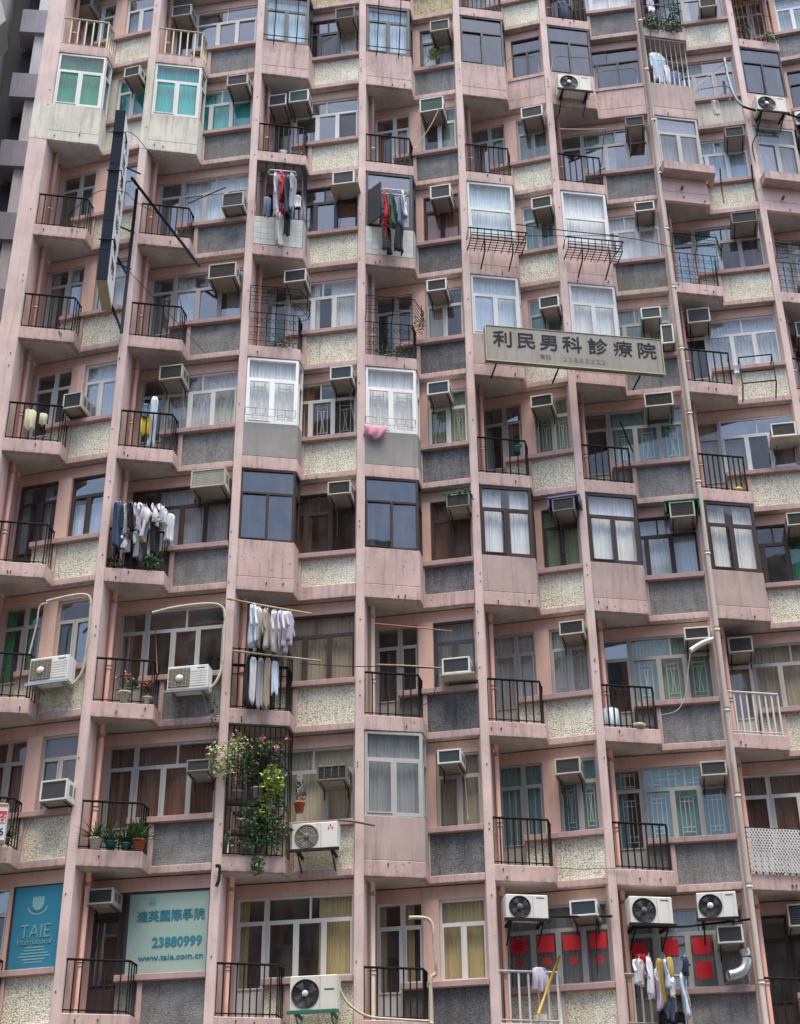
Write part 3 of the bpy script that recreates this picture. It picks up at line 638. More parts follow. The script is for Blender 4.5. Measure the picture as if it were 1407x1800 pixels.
LINES = [
 ('coolant_hose', 'pale yellow hose arching over the window, first column', 'hose', 'hose', 0.026, 1, [[-5.99, -0.12, 14.39], [-5.61, -0.12, 14.52], [-5.33, -0.12, 14.58], [-5.2, -0.12, 14.51], [-5.17, -0.12, 14.28], [-5.16, -0.12, 13.72], [-5.19, -0.12, 13.09], [-5.27, -0.12, 12.86], [-5.36, -0.12, 12.75]]),
 ('coolant_hose', 'pale yellow hose arching over the window, second column', 'hose', 'hose', 0.026, 1, [[-4.03, -0.12, 14.28], [-3.62, -0.12, 14.42], [-3.08, -0.12, 14.53], [-2.79, -0.12, 14.52], [-2.68, -0.12, 14.36], [-2.67, -0.12, 13.87], [-2.67, -0.12, 13.28], [-2.77, -0.12, 12.94], [-2.87, -0.12, 12.82]]),
 ('thin_pipe', 'thin grey pipe from window corner down to the condenser, first column', 'pipe', 'pipe_beige', 0.016, 1, [[-5.97, 0.1, 14.46], [-6.12, 0.1, 14.39], [-6.14, 0.1, 14.0], [-6.21, 0.1, 13.36]]),
 ('coolant_hose', 'cream pipe bending down from the door at the bottom, fourth column', 'hose', 'hose', 0.032, 1, [[0.79, -0.06, 8.72], [1.08, -0.06, 8.72], [1.2, -0.06, 8.6], [1.23, -0.06, 8.23], [1.25, -0.06, 7.8], [1.16, -0.06, 7.69], [1.15, -0.06, 7.28], [1.15, -0.06, 6.95]]),
 ('coolant_hose', 'cream hose sagging from the big white condenser at the bottom', 'hose', 'hose', 0.022, 1, [[-0.43, -0.12, 7.52], [-0.33, -0.12, 7.3], [-0.16, -0.12, 7.14], [0.1, -0.12, 7.02], [0.56, -0.12, 6.99], [1.12, -0.12, 6.97]]),
 ('exhaust_duct', 'silver exhaust duct elbow under the white air conditioner', 'duct', 'duct', 0.1, 1, [[6.81, -0.1, 8.34], [6.84, -0.1, 8.17], [6.76, -0.1, 7.98], [6.6, -0.1, 7.89], [6.46, -0.1, 7.86]]),
 ('cable_bundle', 'silver pipe bundle crossing the fin towards the condenser, upper right', 'pipe', 'steel', 0.035, 1, [[9.16, -0.12, 30.87], [9.17, -0.12, 30.25], [9.24, -0.12, 29.59], [9.44, -0.12, 29.19], [9.83, -0.12, 29.11]]),
 ('black_cable', 'thick black cable running under the upper right condenser', 'cable', 'iron', 0.028, 1, [[9.4, -0.2, 29.08], [9.83, -0.2, 28.97], [10.49, -0.2, 28.99], [10.93, -0.2, 28.86]]),
 ('black_cable', 'black cable dangling down the seventh fin', 'cable', 'iron', 0.014, 1, [[9.72, -0.05, 29.0], [9.77, -0.05, 28.49], [9.56, -0.05, 27.97], [9.56, -0.05, 27.43]]),
 ('iron_bar', 'black bar standing beside the seventh fin', 'bar', 'iron', 0.02, 0, [[9.42, -0.1, 27.24], [9.39, -0.1, 26.68], [9.41, -0.1, 26.1]]),
 ('iron_bar', 'black bar hanging beside the canopy slab', 'bar', 'iron', 0.018, 0, [[8.51, -0.3, 26.82], [8.47, -0.3, 26.26], [8.48, -0.3, 25.75]]),
 ('iron_bar', 'horizontal black bar under the air conditioner, fifth column bottom row', 'bar', 'iron', 0.022, 0, [[3.3, -0.05, 8.82], [4.45, -0.05, 8.86]]),
 ('iron_bar', 'horizontal black bar under two condensers, sixth column bottom row', 'bar', 'iron', 0.022, 0, [[4.75, -0.05, 8.67], [5.79, -0.05, 8.72], [7.03, -0.05, 8.89]]),
 ('bamboo_pole', 'upper bamboo laundry pole sticking out, third column', 'pole', 'bamboo', 0.02, 0, [[-2.65, -0.1, 14.68], [-1.99, -0.1, 14.58], [-1.04, -0.3, 14.36]]),
 ('bamboo_pole', 'lower bamboo laundry pole, third column', 'pole', 'bamboo', 0.02, 0, [[-2.49, -0.2, 13.55], [-0.85, -0.2, 13.44]]),
 ('orange_pole', 'orange pole sticking out under the beam, fourth column', 'pole', 'orange', 0.014, 0, [[0.18, -0.1, 14.33], [1.0, -0.1, 14.3], [1.71, -0.1, 14.26]]),
 ('bamboo_pole', 'bamboo pole lying across the balcony rail, fourth column', 'pole', 'bamboo', 0.016, 0, [[0.22, -0.2, 13.43], [0.83, -0.2, 13.44], [1.44, -0.2, 13.43]]),
 ('rope', 'dark rope slung across two columns at mid height', 'rope', 'iron', 0.009, 1, [[-1.23, -0.2, 13.37], [-0.43, -0.2, 13.36], [0.38, -0.2, 13.4], [1.44, -0.2, 13.42]]),
 ('yellow_pole', 'bright yellow pole leaning on the white railing at the bottom', 'pole', 'yellowpole', 0.025, 0, [[3.45, -0.05, 8.14], [3.25, -0.05, 7.71], [3.01, -0.05, 7.15]]),
 ('thin_wire', 'thin wire between the two drying baskets', 'wire', 'iron', 0.012, 1, [[3.39, -0.35, 24.44], [3.65, -0.35, 24.43], [4.55, -0.35, 24.39], [5.78, -0.35, 24.38]]),
 ('thin_wire', 'thin wire running right from the second drying basket', 'wire', 'iron', 0.008, 1, [[3.38, -0.3, 24.14], [4.56, -0.3, 24.28], [5.8, -0.3, 24.4], [7.03, -0.3, 24.26]]),
 ('clothes_pole', 'pale pole under the soffit with wire, sixth column', 'pole', 'pipe_beige', 0.016, 0, [[4.69, -0.1, 27.78], [5.27, -0.1, 27.84], [5.84, -0.1, 27.93]]),
 ('iron_bar', 'wire hanging beside the pale clothes pole, sixth column', 'wire', 'iron', 0.01, 1, [[5.83, -0.1, 27.9], [5.71, -0.1, 27.32], [5.64, -0.1, 26.69]]),
 ('iron_bar', 'black stick leaning out over the balcony, sixth column', 'bar', 'iron', 0.016, 0, [[5.41, -0.3, 19.32], [5.73, 0, 18.75]]),
 ('support_strut', 'long dark strut running from the projecting sign to the wall', 'strut', 'slate', 0.032, 0, [[-5.22, -0.55, 24.56], [-3.61, 0.0, 22.72]]),
 ('thin_wire', 'guy wire from the sign to the second fin, upper', 'wire', 'iron', 0.008, 1, [[-5.78, -1.0, 25.38], [-5.31, -0.6, 25.81], [-4.8, -0.1, 25.57]]),
 ('thin_wire', 'guy wire looping round the middle of the projecting sign', 'wire', 'iron', 0.008, 1, [[-6.55, -0.1, 23.65], [-5.88, -0.9, 23.75], [-5.3, -1.1, 23.64], [-5.07, -0.6, 23.84], [-4.53, -0.1, 23.95]]),
 ('thin_wire', 'thin wire from the sign down to the spandrel, second column', 'wire', 'iron', 0.007, 1, [[-5.18, -0.6, 22.07], [-3.36, -0.1, 20.35]]),
 ('hoop_rail', 'tall hoop rail in front of tinted glass above a condenser', 'rail', 'core_grey', 0.012, 0, [[4.53, -0.22, 29.46], [4.64, -0.22, 30.02], [4.74, -0.22, 30.11], [5.56, -0.22, 30.16], [5.65, -0.22, 30.03], [5.62, -0.22, 29.04]]),
 ('hoop_rail', 'hoop rail in front of tinted glass beside the drain pipe', 'rail', 'core_grey', 0.012, 0, [[5.7, -0.15, 29.19], [5.74, -0.15, 29.71], [5.86, -0.15, 29.83], [6.69, -0.15, 30.06], [6.78, -0.15, 29.95], [6.76, -0.15, 29.5]]),
 ('hoop_rail', 'hoop rail in front of tinted glass, fifth column', 'rail', 'core_grey', 0.012, 0, [[3.39, -0.15, 29.24], [3.42, -0.15, 29.78], [3.6, -0.15, 29.94], [4.15, -0.15, 30.1], [4.19, -0.15, 30.09], [4.25, -0.15, 29.9], [4.27, -0.15, 29.52]]),
 ('hoop_rail', 'hoop rail on the smooth cream panel, seventh column', 'rail', 'core_grey', 0.012, 0, [[8.23, -0.15, 29.2], [8.25, -0.15, 29.47], [8.37, -0.15, 29.57], [9.05, -0.15, 29.8], [9.17, -0.15, 29.72], [9.11, -0.15, 29.28]]),
 ('bamboo_pole', 'thin pale stick crossing the window at upper right', 'pole', 'bamboo', 0.01, 0, [[9.21, -0.15, 30.67], [8.28, -0.15, 29.66]]),
 ('rope', 'thin cord knotted down from the air conditioner, fourth column upper', 'rope', 'bamboo', 0.012, 1, [[1.73, -0.2, 27.93], [1.51, -0.2, 27.34], [1.13, -0.2, 26.58]]),
 ('aerial', 'black toothed aerial slanting over the pale curtain, second column', 'aerial', 'iron', 0.014, 0, [[-3.97, -0.1, 24.37], [-3.16, -0.3, 24.76]]),
 ('limp_hose', 'limp white cloth hose hanging from the air conditioner, sixth column', 'hose', 'plastic_white', 0.05, 1, [[6.86, -0.35, 14.3], [6.61, -0.35, 14.19], [6.36, -0.35, 14.02]]),
 ('power_cord', 'thin cord hanging below the limp hose', 'cord', 'pipe_beige', 0.008, 1, [[6.41, -0.2, 14.06], [6.32, -0.2, 13.64], [6.21, -0.2, 13.15], [6.02, -0.2, 12.82], [5.68, -0.2, 12.7]]),
 ('cable_run', 'thin cable stapled along the beams, lower right', 'cable', 'core_grey', 0.009, 1, [[3.42, -0.03, 9.71], [3.95, -0.03, 9.7], [4.5, -0.03, 9.74], [4.86, -0.03, 9.74]]),
 ('cable_run', 'loose cable drooping below the low air conditioner', 'cable', 'iron', 0.008, 1, [[1.39, -0.06, 13.34], [1.36, -0.06, 13.1], [1.25, -0.06, 12.82], [1.06, -0.06, 12.69]]),
 ('white_pipe', 'thin white pipe standing in the corner of the plant cage', 'pipe', 'plastic_white', 0.014, 0, [[-2.36, 0.03, 10.51], [-2.4, 0.03, 9.76]]),
 ('cane', 'dark pipe stub along the grey fin above the second column sign', 'pipe', 'iron', 0.03, 1, [[-2.6, -0.08, 9.5], [-2.53, -0.08, 9.5], [-2.53, -0.08, 9.28], [-2.57, -0.08, 9.15]]),
 ('frost_pipe', 'insulated pipe pair beside the emblem condenser', 'pipe', 'core_grey', 0.022, 1, [[-0.48, -0.15, 10.39], [-0.22, -0.15, 10.38], [0.18, -0.15, 10.32]]),
 ('thin_pole', 'dark thin pole rising in the balcony of flowers', 'pole', 'rusty', 0.01, 0, [[-3.96, 0.0, 14.09], [-3.85, 0.0, 13.11]]),
]
GARMENTS = [
 ('trousers', 'dark blue jeans at the left end on the laundry balcony of the second column', 'trousers', 'trousers', 'jeans', -4.81, -0.05, 16.65, 0.34, 1.02, 45.1),
 ('trousers', 'black trousers behind the jeans on the laundry balcony of the second column', 'trousers', 'trousers', 'black', -4.81, 0.05, 16.65, 0.34, 1.18, 67.5),
 ('trousers', 'dark grey trousers next to the jeans on the laundry balcony of the second column', 'trousers', 'trousers', 'grey', -4.63, 0.0, 16.65, 0.34, 0.71, 49.7),
 ('shirt', 'black shirt hanging behind the rail on the laundry balcony of the second column', 'shirt', 'shirt', 'black', -4.58, -0.12, 16.59, 0.44, 0.56, 72),
 ('shirt', 'narrow lilac shirt on the laundry balcony of the second column', 'shirt', 'shirt', 'lilac', -4.45, -0.05, 16.61, 0.44, 0.57, 70.1),
 ('shirt', 'white tee shirt, left of two, on the laundry balcony of the second column', 'shirt', 'shirt', 'white', -4.31, -0.12, 16.57, 0.44, 0.35, 55.4),
 ('top', 'long white vest below the tee shirts on the laundry balcony of the second column', 'shirt', 'top', 'white', -4.3, 0.0, 16.42, 0.36, 0.54, 65.4),
 ('shirt', 'small white shirt in the middle on the laundry balcony of the second column', 'shirt', 'shirt', 'white', -4.12, -0.12, 16.56, 0.44, 0.33, 72),
 ('shirt', 'white tee shirt, right of two, on the laundry balcony of the second column', 'shirt', 'shirt', 'white', -3.96, -0.1, 16.57, 0.44, 0.3, 65.9),
 ('hanging_cloth', 'large white towel at the right end on the laundry balcony of the second column', 'cloth', 'towel', 'white', -3.84, 0.08, 16.55, 0.21, 0.59, 8),
 ('trousers', 'long black trousers right of centre on the laundry balcony of the second column', 'trousers', 'trousers', 'black', -4.11, 0.02, 16.45, 0.34, 0.9, 49.7),
 ('top', 'small white top low on the left on the laundry balcony of the second column', 'shirt', 'top', 'white', -4.61, 0.03, 15.92, 0.36, 0.29, 56.3),
 ('shirt', 'grey striped shirt hanging low on the laundry balcony of the second column', 'shirt', 'shirt', 'grey', -4.36, 0.05, 16.05, 0.44, 0.57, 60.0),
 ('hanging_cloth', 'pale green cloth hanging low on the laundry balcony of the second column', 'cloth', 'towel', 'palegreen', -4.16, 0.03, 15.86, 0.14, 0.32, 8),
 ('hanging_cloth', 'black garment just above the plants on the laundry balcony of the second column', 'cloth', 'towel', 'black', -4.52, 0.12, 15.74, 0.29, 0.41, 8),
 ('hanging_cloth', 'thin yellow band of cloth at rail height on the laundry balcony of the second column', 'cloth', 'towel', 'mustard', -4.39, -0.0, 16.0, 0.28, 0.17, 8),
 ('shirt', 'grey blue shirt seen edge on on the upper bamboo pole of the third column', 'shirt', 'shirt', 'paleblue', -2.12, -0.12, 14.56, 0.44, 0.89, 72),
 ('shirt', 'white shirt, leftmost white one on the upper bamboo pole of the third column', 'shirt', 'shirt', 'white', -2.02, -0.14, 14.49, 0.44, 0.75, 72),
 ('shirt', 'tan patterned shirt, left one on the upper bamboo pole of the third column', 'shirt', 'shirt', 'tan', -1.88, -0.15, 14.46, 0.44, 0.83, 72),
 ('shirt', 'patterned brownish shirt on the upper bamboo pole of the third column', 'shirt', 'shirt', 'pattern', -1.87, -0.16, 14.44, 0.44, 0.82, 71.4),
 ('shirt', 'white shirt in the middle on the upper bamboo pole of the third column', 'shirt', 'shirt', 'white', -1.72, -0.18, 14.42, 0.44, 0.83, 72),
 ('shirt', 'pale lilac shirt near the tip on the upper bamboo pole of the third column', 'shirt', 'shirt', 'lilac', -1.6, -0.2, 14.41, 0.44, 0.83, 72),
 ('shirt', 'white shirt second from the tip on the upper bamboo pole of the third column', 'shirt', 'shirt', 'white', -1.51, -0.22, 14.39, 0.44, 0.77, 72),
 ('shirt', 'last pale shirt at the tip on the upper bamboo pole of the third column', 'shirt', 'shirt', 'lilac', -1.43, -0.24, 14.37, 0.44, 0.62, 72),
 ('trousers', 'narrow black trousers, leftmost, on the lower bamboo pole of the third column', 'trousers', 'trousers', 'black', -2.18, -0.1, 13.51, 0.34, 1.01, 72),
 ('hanging_cloth', 'long white cloth on the lower bamboo pole of the third column', 'cloth', 'towel', 'white', -2.1, -0.12, 13.48, 0.15, 0.91, 8),
 ('hanging_cloth', 'long grey cloth on the lower bamboo pole of the third column', 'cloth', 'towel', 'grey', -1.96, -0.12, 13.47, 0.13, 1.01, 8),
 ('hanging_cloth', 'tan patterned trouser leg, left, on the lower bamboo pole of the third column', 'cloth', 'towel', 'tan', -1.83, -0.14, 13.47, 0.13, 1.01, 8),
 ('hanging_cloth', 'tan patterned trouser leg, right, on the lower bamboo pole of the third column', 'cloth', 'towel', 'tan', -1.83, -0.14, 13.44, 0.13, 0.98, 8),
 ('hanging_cloth', 'silvery cloth, rightmost, on the lower bamboo pole of the third column', 'cloth', 'towel', 'paleblue', -1.69, -0.16, 13.42, 0.14, 0.69, 8),
 ('shirt', 'long pale lilac shirt on the white rack of the third column', 'shirt', 'shirt', 'lilac', -2.01, -0.3, 25.26, 0.44, 1.23, 67.3),
 ('shirt', 'red shirt between lilac and navy on the white rack of the third column', 'shirt', 'shirt', 'red', -1.9, -0.26, 25.32, 0.44, 0.77, 72),
 ('trousers', 'navy trousers on the white rack of the third column', 'trousers', 'trousers', 'navy', -1.79, -0.28, 25.28, 0.34, 1.19, 61.9),
 ('shirt', 'grey shirt at the right end on the white rack of the third column', 'shirt', 'shirt', 'grey', -1.66, -0.25, 25.32, 0.44, 1.01, 71.4),
 ('hanging_cloth', 'small bright white cloth on the white rack of the third column', 'cloth', 'towel', 'white', -1.55, -0.25, 24.76, 0.17, 0.32, 8),
 ('trousers', 'grey patterned trousers dangling lowest on the white rack of the third column', 'trousers', 'trousers', 'pattern', -1.94, -0.3, 24.15, 0.34, 0.93, 54.0),
 ('hanging_cloth', 'black cloth below the navy trousers on the white rack of the third column', 'cloth', 'towel', 'black', -1.77, -0.24, 24.22, 0.16, 0.61, 8),
 ('hanging_cloth', 'blue grey cloth behind the bars of the rack, third column', 'cloth', 'towel', 'slateblue', -2.22, 0.0, 24.86, 0.18, 0.56, 8),
 ('hanging_cloth', 'red hem below the red shirt on the white rack of the third column', 'cloth', 'towel', 'red', -1.91, -0.24, 24.37, 0.13, 0.2, 8),
 ('shirt', 'bright red shirt on the white rack of the fourth column', 'shirt', 'shirt', 'red', 0.43, -0.3, 25.01, 0.44, 0.75, 70.1),
 ('shirt', 'dark green shirt on the white rack of the fourth column', 'shirt', 'shirt', 'dkgreen', 0.59, -0.28, 25.04, 0.44, 0.93, 64.4),
 ('trousers', 'blue trousers on the white rack of the fourth column', 'trousers', 'trousers', 'slateblue', 0.74, -0.26, 25.04, 0.34, 0.89, 65.7),
 ('shirt', 'white shirt at the right end on the white rack of the fourth column', 'shirt', 'shirt', 'white', 0.85, -0.28, 25.07, 0.44, 0.68, 71.4),
 ('hanging_cloth', 'red cloth hanging below the red shirt on the white rack of the fourth column', 'cloth', 'towel', 'red', 0.39, -0.3, 24.27, 0.13, 0.51, 8),
 ('trousers', 'black trousers, left pair, on the white rack of the fourth column', 'trousers', 'trousers', 'black', 0.44, -0.27, 24.15, 0.34, 0.78, 45.1),
 ('trousers', 'black trousers, right pair, on the white rack of the fourth column', 'trousers', 'trousers', 'black', 0.73, -0.29, 24.16, 0.34, 0.75, 40.1),
 ('hanging_cloth', 'pale lilac towel over the white railing, bottom row', 'cloth', 'towel', 'lilac', 3.06, -0.06, 7.93, 0.27, 0.41, 8),
 ('shirt', 'white and pink shirt at left over the white railing at the bottom, sixth column', 'shirt', 'shirt', 'white', 4.86, -0.1, 8.1, 0.44, 0.43, 50.5),
 ('hanging_cloth', 'dark red hanger cloth over the white railing at the bottom, sixth column', 'cloth', 'towel', 'red', 4.92, -0.04, 8.21, 0.26, 0.15, 8),
 ('shirt', 'white shirt, second from left, over the white railing at the bottom, sixth column', 'shirt', 'shirt', 'white', 5.03, -0.14, 8.14, 0.44, 0.7, 63.0),
 ('top', 'lilac top over the white railing at the bottom, sixth column', 'shirt', 'top', 'lilac', 5.15, -0.12, 7.93, 0.36, 0.68, 65.4),
 ('hanging_cloth', 'mustard yellow cloth, longer one, over the white railing at the bottom, sixth column', 'cloth', 'towel', 'mustard', 5.23, -0.1, 8.13, 0.15, 0.8, 8),
 ('shirt', 'pale blue shirt over the white railing at the bottom, sixth column', 'shirt', 'shirt', 'paleblue', 5.32, -0.14, 8.1, 0.44, 0.5, 72),
 ('hanging_cloth', 'mustard yellow cloth, shorter one, over the white railing at the bottom, sixth column', 'cloth', 'towel', 'mustard', 5.41, -0.12, 8.16, 0.13, 0.41, 8),
 ('top', 'small white top near the middle over the white railing at the bottom, sixth column', 'shirt', 'top', 'white', 5.44, -0.08, 7.8, 0.36, 0.32, 67.1),
 ('shirt', 'long pale blue shirt over the white railing at the bottom, sixth column', 'shirt', 'shirt', 'paleblue', 5.63, -0.1, 7.89, 0.44, 0.77, 61.5),
 ('top', 'navy top at the right end over the white railing at the bottom, sixth column', 'shirt', 'top', 'navy', 5.72, -0.06, 8.18, 0.36, 0.31, 56.3),
 ('hanging_cloth', 'blue cloth low behind the bars over the white railing at the bottom, sixth column', 'cloth', 'towel', 'slateblue', 5.38, 0.0, 7.48, 0.23, 0.38, 8),
 ('hanging_cloth', 'black cloth low behind the bars over the white railing at the bottom, sixth column', 'cloth', 'towel', 'black', 5.4, 0.05, 7.27, 0.52, 0.29, 8),
 ('hanging_cloth', 'cream cloth on the railing, first column', 'cloth', 'towel', 'cream', -6.74, -0.02, 18.69, 0.24, 0.47, 8),
 ('hanging_cloth', 'smaller yellowish cloth on the railing, first column', 'cloth', 'towel', 'cream', -6.49, 0.02, 18.65, 0.17, 0.28, 8),
 ('hanging_cloth', 'yellow cloth behind the railing, second column', 'cloth', 'towel', 'yellow', -4.48, 0.12, 18.85, 0.23, 0.48, 8),
 ('hanging_cloth', 'long pale blue cloth behind the railing, second column', 'cloth', 'towel', 'paleblue', -4.33, 0.15, 19.33, 0.17, 1.19, 8),
 ('hanging_cloth', 'small dark cloth over the yellow one, second column', 'cloth', 'towel', 'slateblue', -4.49, 0.1, 19.12, 0.16, 0.33, 8),
 ('shirt', 'pale blue shirt behind pale bars near the top right', 'shirt', 'shirt', 'paleblue', 7.48, 0.1, 30.95, 0.44, 1.0, 17.3),
 ('hanging_cloth', 'white cloth behind pale bars near the top right', 'cloth', 'towel', 'white', 7.68, 0.1, 30.57, 0.18, 0.62, 8),
 ('top', 'blue top behind pale bars near the top right', 'shirt', 'top', 'slateblue', 7.9, 0.1, 30.36, 0.36, 0.48, 0),
 ('shirt', 'navy and white shirt on a top row balcony', 'shirt', 'shirt', 'navy', 5.13, 0.05, 32.36, 0.44, 0.61, 21.3),
 ('hanging_cloth', 'small dark and white cloth dangling on the cream panel', 'cloth', 'towel', 'pattern', 8.73, -0.12, 29.27, 0.23, 0.5, 8),
 ('hanging_cloth', 'small white cloth at the corner of a balcony rail', 'cloth', 'towel', 'white', 8.3, -0.06, 21.24, 0.14, 0.23, 8),
 ('hanging_cloth', 'scrap of white cloth at the top edge', 'cloth', 'towel', 'white', 7.45, 0.05, 32.84, 0.23, 0.43, 8),
]
PLANTS = [
 ('spiky plant in a white pot on the balcony above the school sign', -4.69, 0.12, 9.77, 'pot_white', 0.13, 0.2, 'spiky', 'leaf_mid', 0.42, 0.4, None),
 ('spiky plant in a teal pot on the balcony', -4.43, 0.14, 9.8, 'pot_teal', 0.1, 0.14, 'spiky', 'leaf_mid', 0.4, 0.4, None),
 ('bushy green plant between the teal and terracotta pots', -4.16, 0.14, 9.79, 'pot_teal', 0.1, 0.12, 'spiky', 'leaf_dark', 0.45, 0.4, None),
 ('spiky plant in a terracotta pot at the balcony corner', -3.95, 0.12, 9.76, 'terracotta', 0.12, 0.22, 'spiky', 'leaf_mid', 0.55, 0.4, None),
 ('pink flowering plant in a pale pot on the balcony, second column', -4.42, 0.12, 12.54, 'pot_white', 0.12, 0.2, 'bush', 'leaf_mid', 0.45, 0.35, 'flower_pink'),
 ('dark leafy plant with small red flowers, second column', -4.0, 0.12, 12.54, 'pot_white', 0.09, 0.12, 'bush', 'leaf_dark', 0.36, 0.32, 'flower_red'),
 ('small green pot on the balcony rail, fifth column', 3.23, 0.05, 18.6, 'pot_teal', 0.07, 0.1, 'bush', 'leaf_mid', 0.1, 0.12, None),
 ('small cactus pot at the left end under the laundry', -4.89, 0.1, 15.27, 'terracotta', 0.07, 0.1, 'bush', 'leaf_dark', 0.14, 0.16, None),
 ('white pot on the upper shelf of the plant cage, right one', -1.92, 0.16, 10.83, 'plastic_white', 0.11, 0.2, 'bush', 'leaf_dark', 0.25, 0.3, None),
 ('cream pot on the upper shelf of the plant cage, left one', -2.26, 0.16, 10.81, 'pot_white', 0.1, 0.14, 'bush', 'leaf_pale', 0.3, 0.3, None),
 ('cream pot on the lower shelf of the plant cage', -2.17, 0.16, 10.29, 'pot_white', 0.11, 0.14, 'bush', 'leaf_mid', 0.15, 0.2, None),
 ('terracotta pot on the upper shelf of the plant cage', -1.75, 0.05, 10.77, 'terracotta', 0.07, 0.12, 'bush', 'leaf_dark', 0.15, 0.15, None),
 ('terracotta pot hooked outside the right corner of the plant cage', -1.17, -0.1, 10.52, 'terracotta', 0.1, 0.18, 'bush', 'leaf_dark', 0.55, 0.2, None),
 ('spiky plant at the left edge above the lightbox', -6.22, 0.1, 9.82, 'terracotta', 0.08, 0.1, 'spiky', 'leaf_dark', 0.3, 0.3, None),
]
BK = {(4, 5): 0.62, (5, 5): 0.62}
RK = [
 (0.578, 2.15),
 (0.62, 1.91),
]
LBP = (-6.29, -0.25, 9.73)
POSTERS = [
 (4, 0.545, 1.68, 0.27, 0.26, '金', 'red square poster in the leftmost pane of the fifth column at the bottom'),
 (4, 1.04, 1.67, 0.3, 0.29, '', 'red square poster in the second pane of the fifth column at the bottom'),
 (4, 1.51, 1.67, 0.3, 0.27, '', 'red square poster in the third pane of the fifth column at the bottom'),
 (4, 1.99, 1.67, 0.3, 0.28, '', 'red square poster in the rightmost pane of the fifth column at the bottom'),
 (4, 0.545, 1.44, 0.29, 0.15, '23', 'red numerals 23 in the leftmost pane of the fifth column at the bottom'),
 (4, 1.05, 1.42, 0.3, 0.16, '88', 'red numerals 88 in the second pane of the fifth column at the bottom'),
 (4, 1.53, 1.4, 0.3, 0.15, '08', 'red numerals 08 in the third pane of the fifth column at the bottom'),
 (4, 1.99, 1.38, 0.28, 0.17, '55', 'red numerals 55 in the rightmost pane of the fifth column at the bottom'),
 (5, 0.52, 1.7, 0.28, 0.21, '', 'dim red poster in the leftmost pane of the sixth column at the bottom'),
 (5, 1.095, 1.66, 0.27, 0.29, '', 'red square poster in the middle pane of the sixth column at the bottom'),
 (5, 1.645, 1.66, 0.31, 0.29, '', 'upper red square poster in the right pane of the sixth column at the bottom'),
 (5, 1.645, 1.23, 0.29, 0.3, '', 'lower red square poster in the right pane of the sixth column at the bottom'),
]
# ================================================================ things on the facade
def colrow(i, k): return where(i, k)
def smooth(pts, n=5):
    if len(pts) < 3: return pts
    P = [Vector(p) for p in pts]; out = []
    for q in range(len(P) - 1):
        p0, p1, p2, p3 = P[max(q-1, 0)], P[q], P[q+1], P[min(q+2, len(P)-1)]
        for j in range(n):
            t_ = j/n; out.append(.5*((2*p1) + (p2 - p0)*t_ + (2*p0 - 5*p1 + 4*p2 - p3)*t_**2 + (3*p1 - p0 - 3*p2 + p3)*t_**3))
    out.append(P[-1]); return out
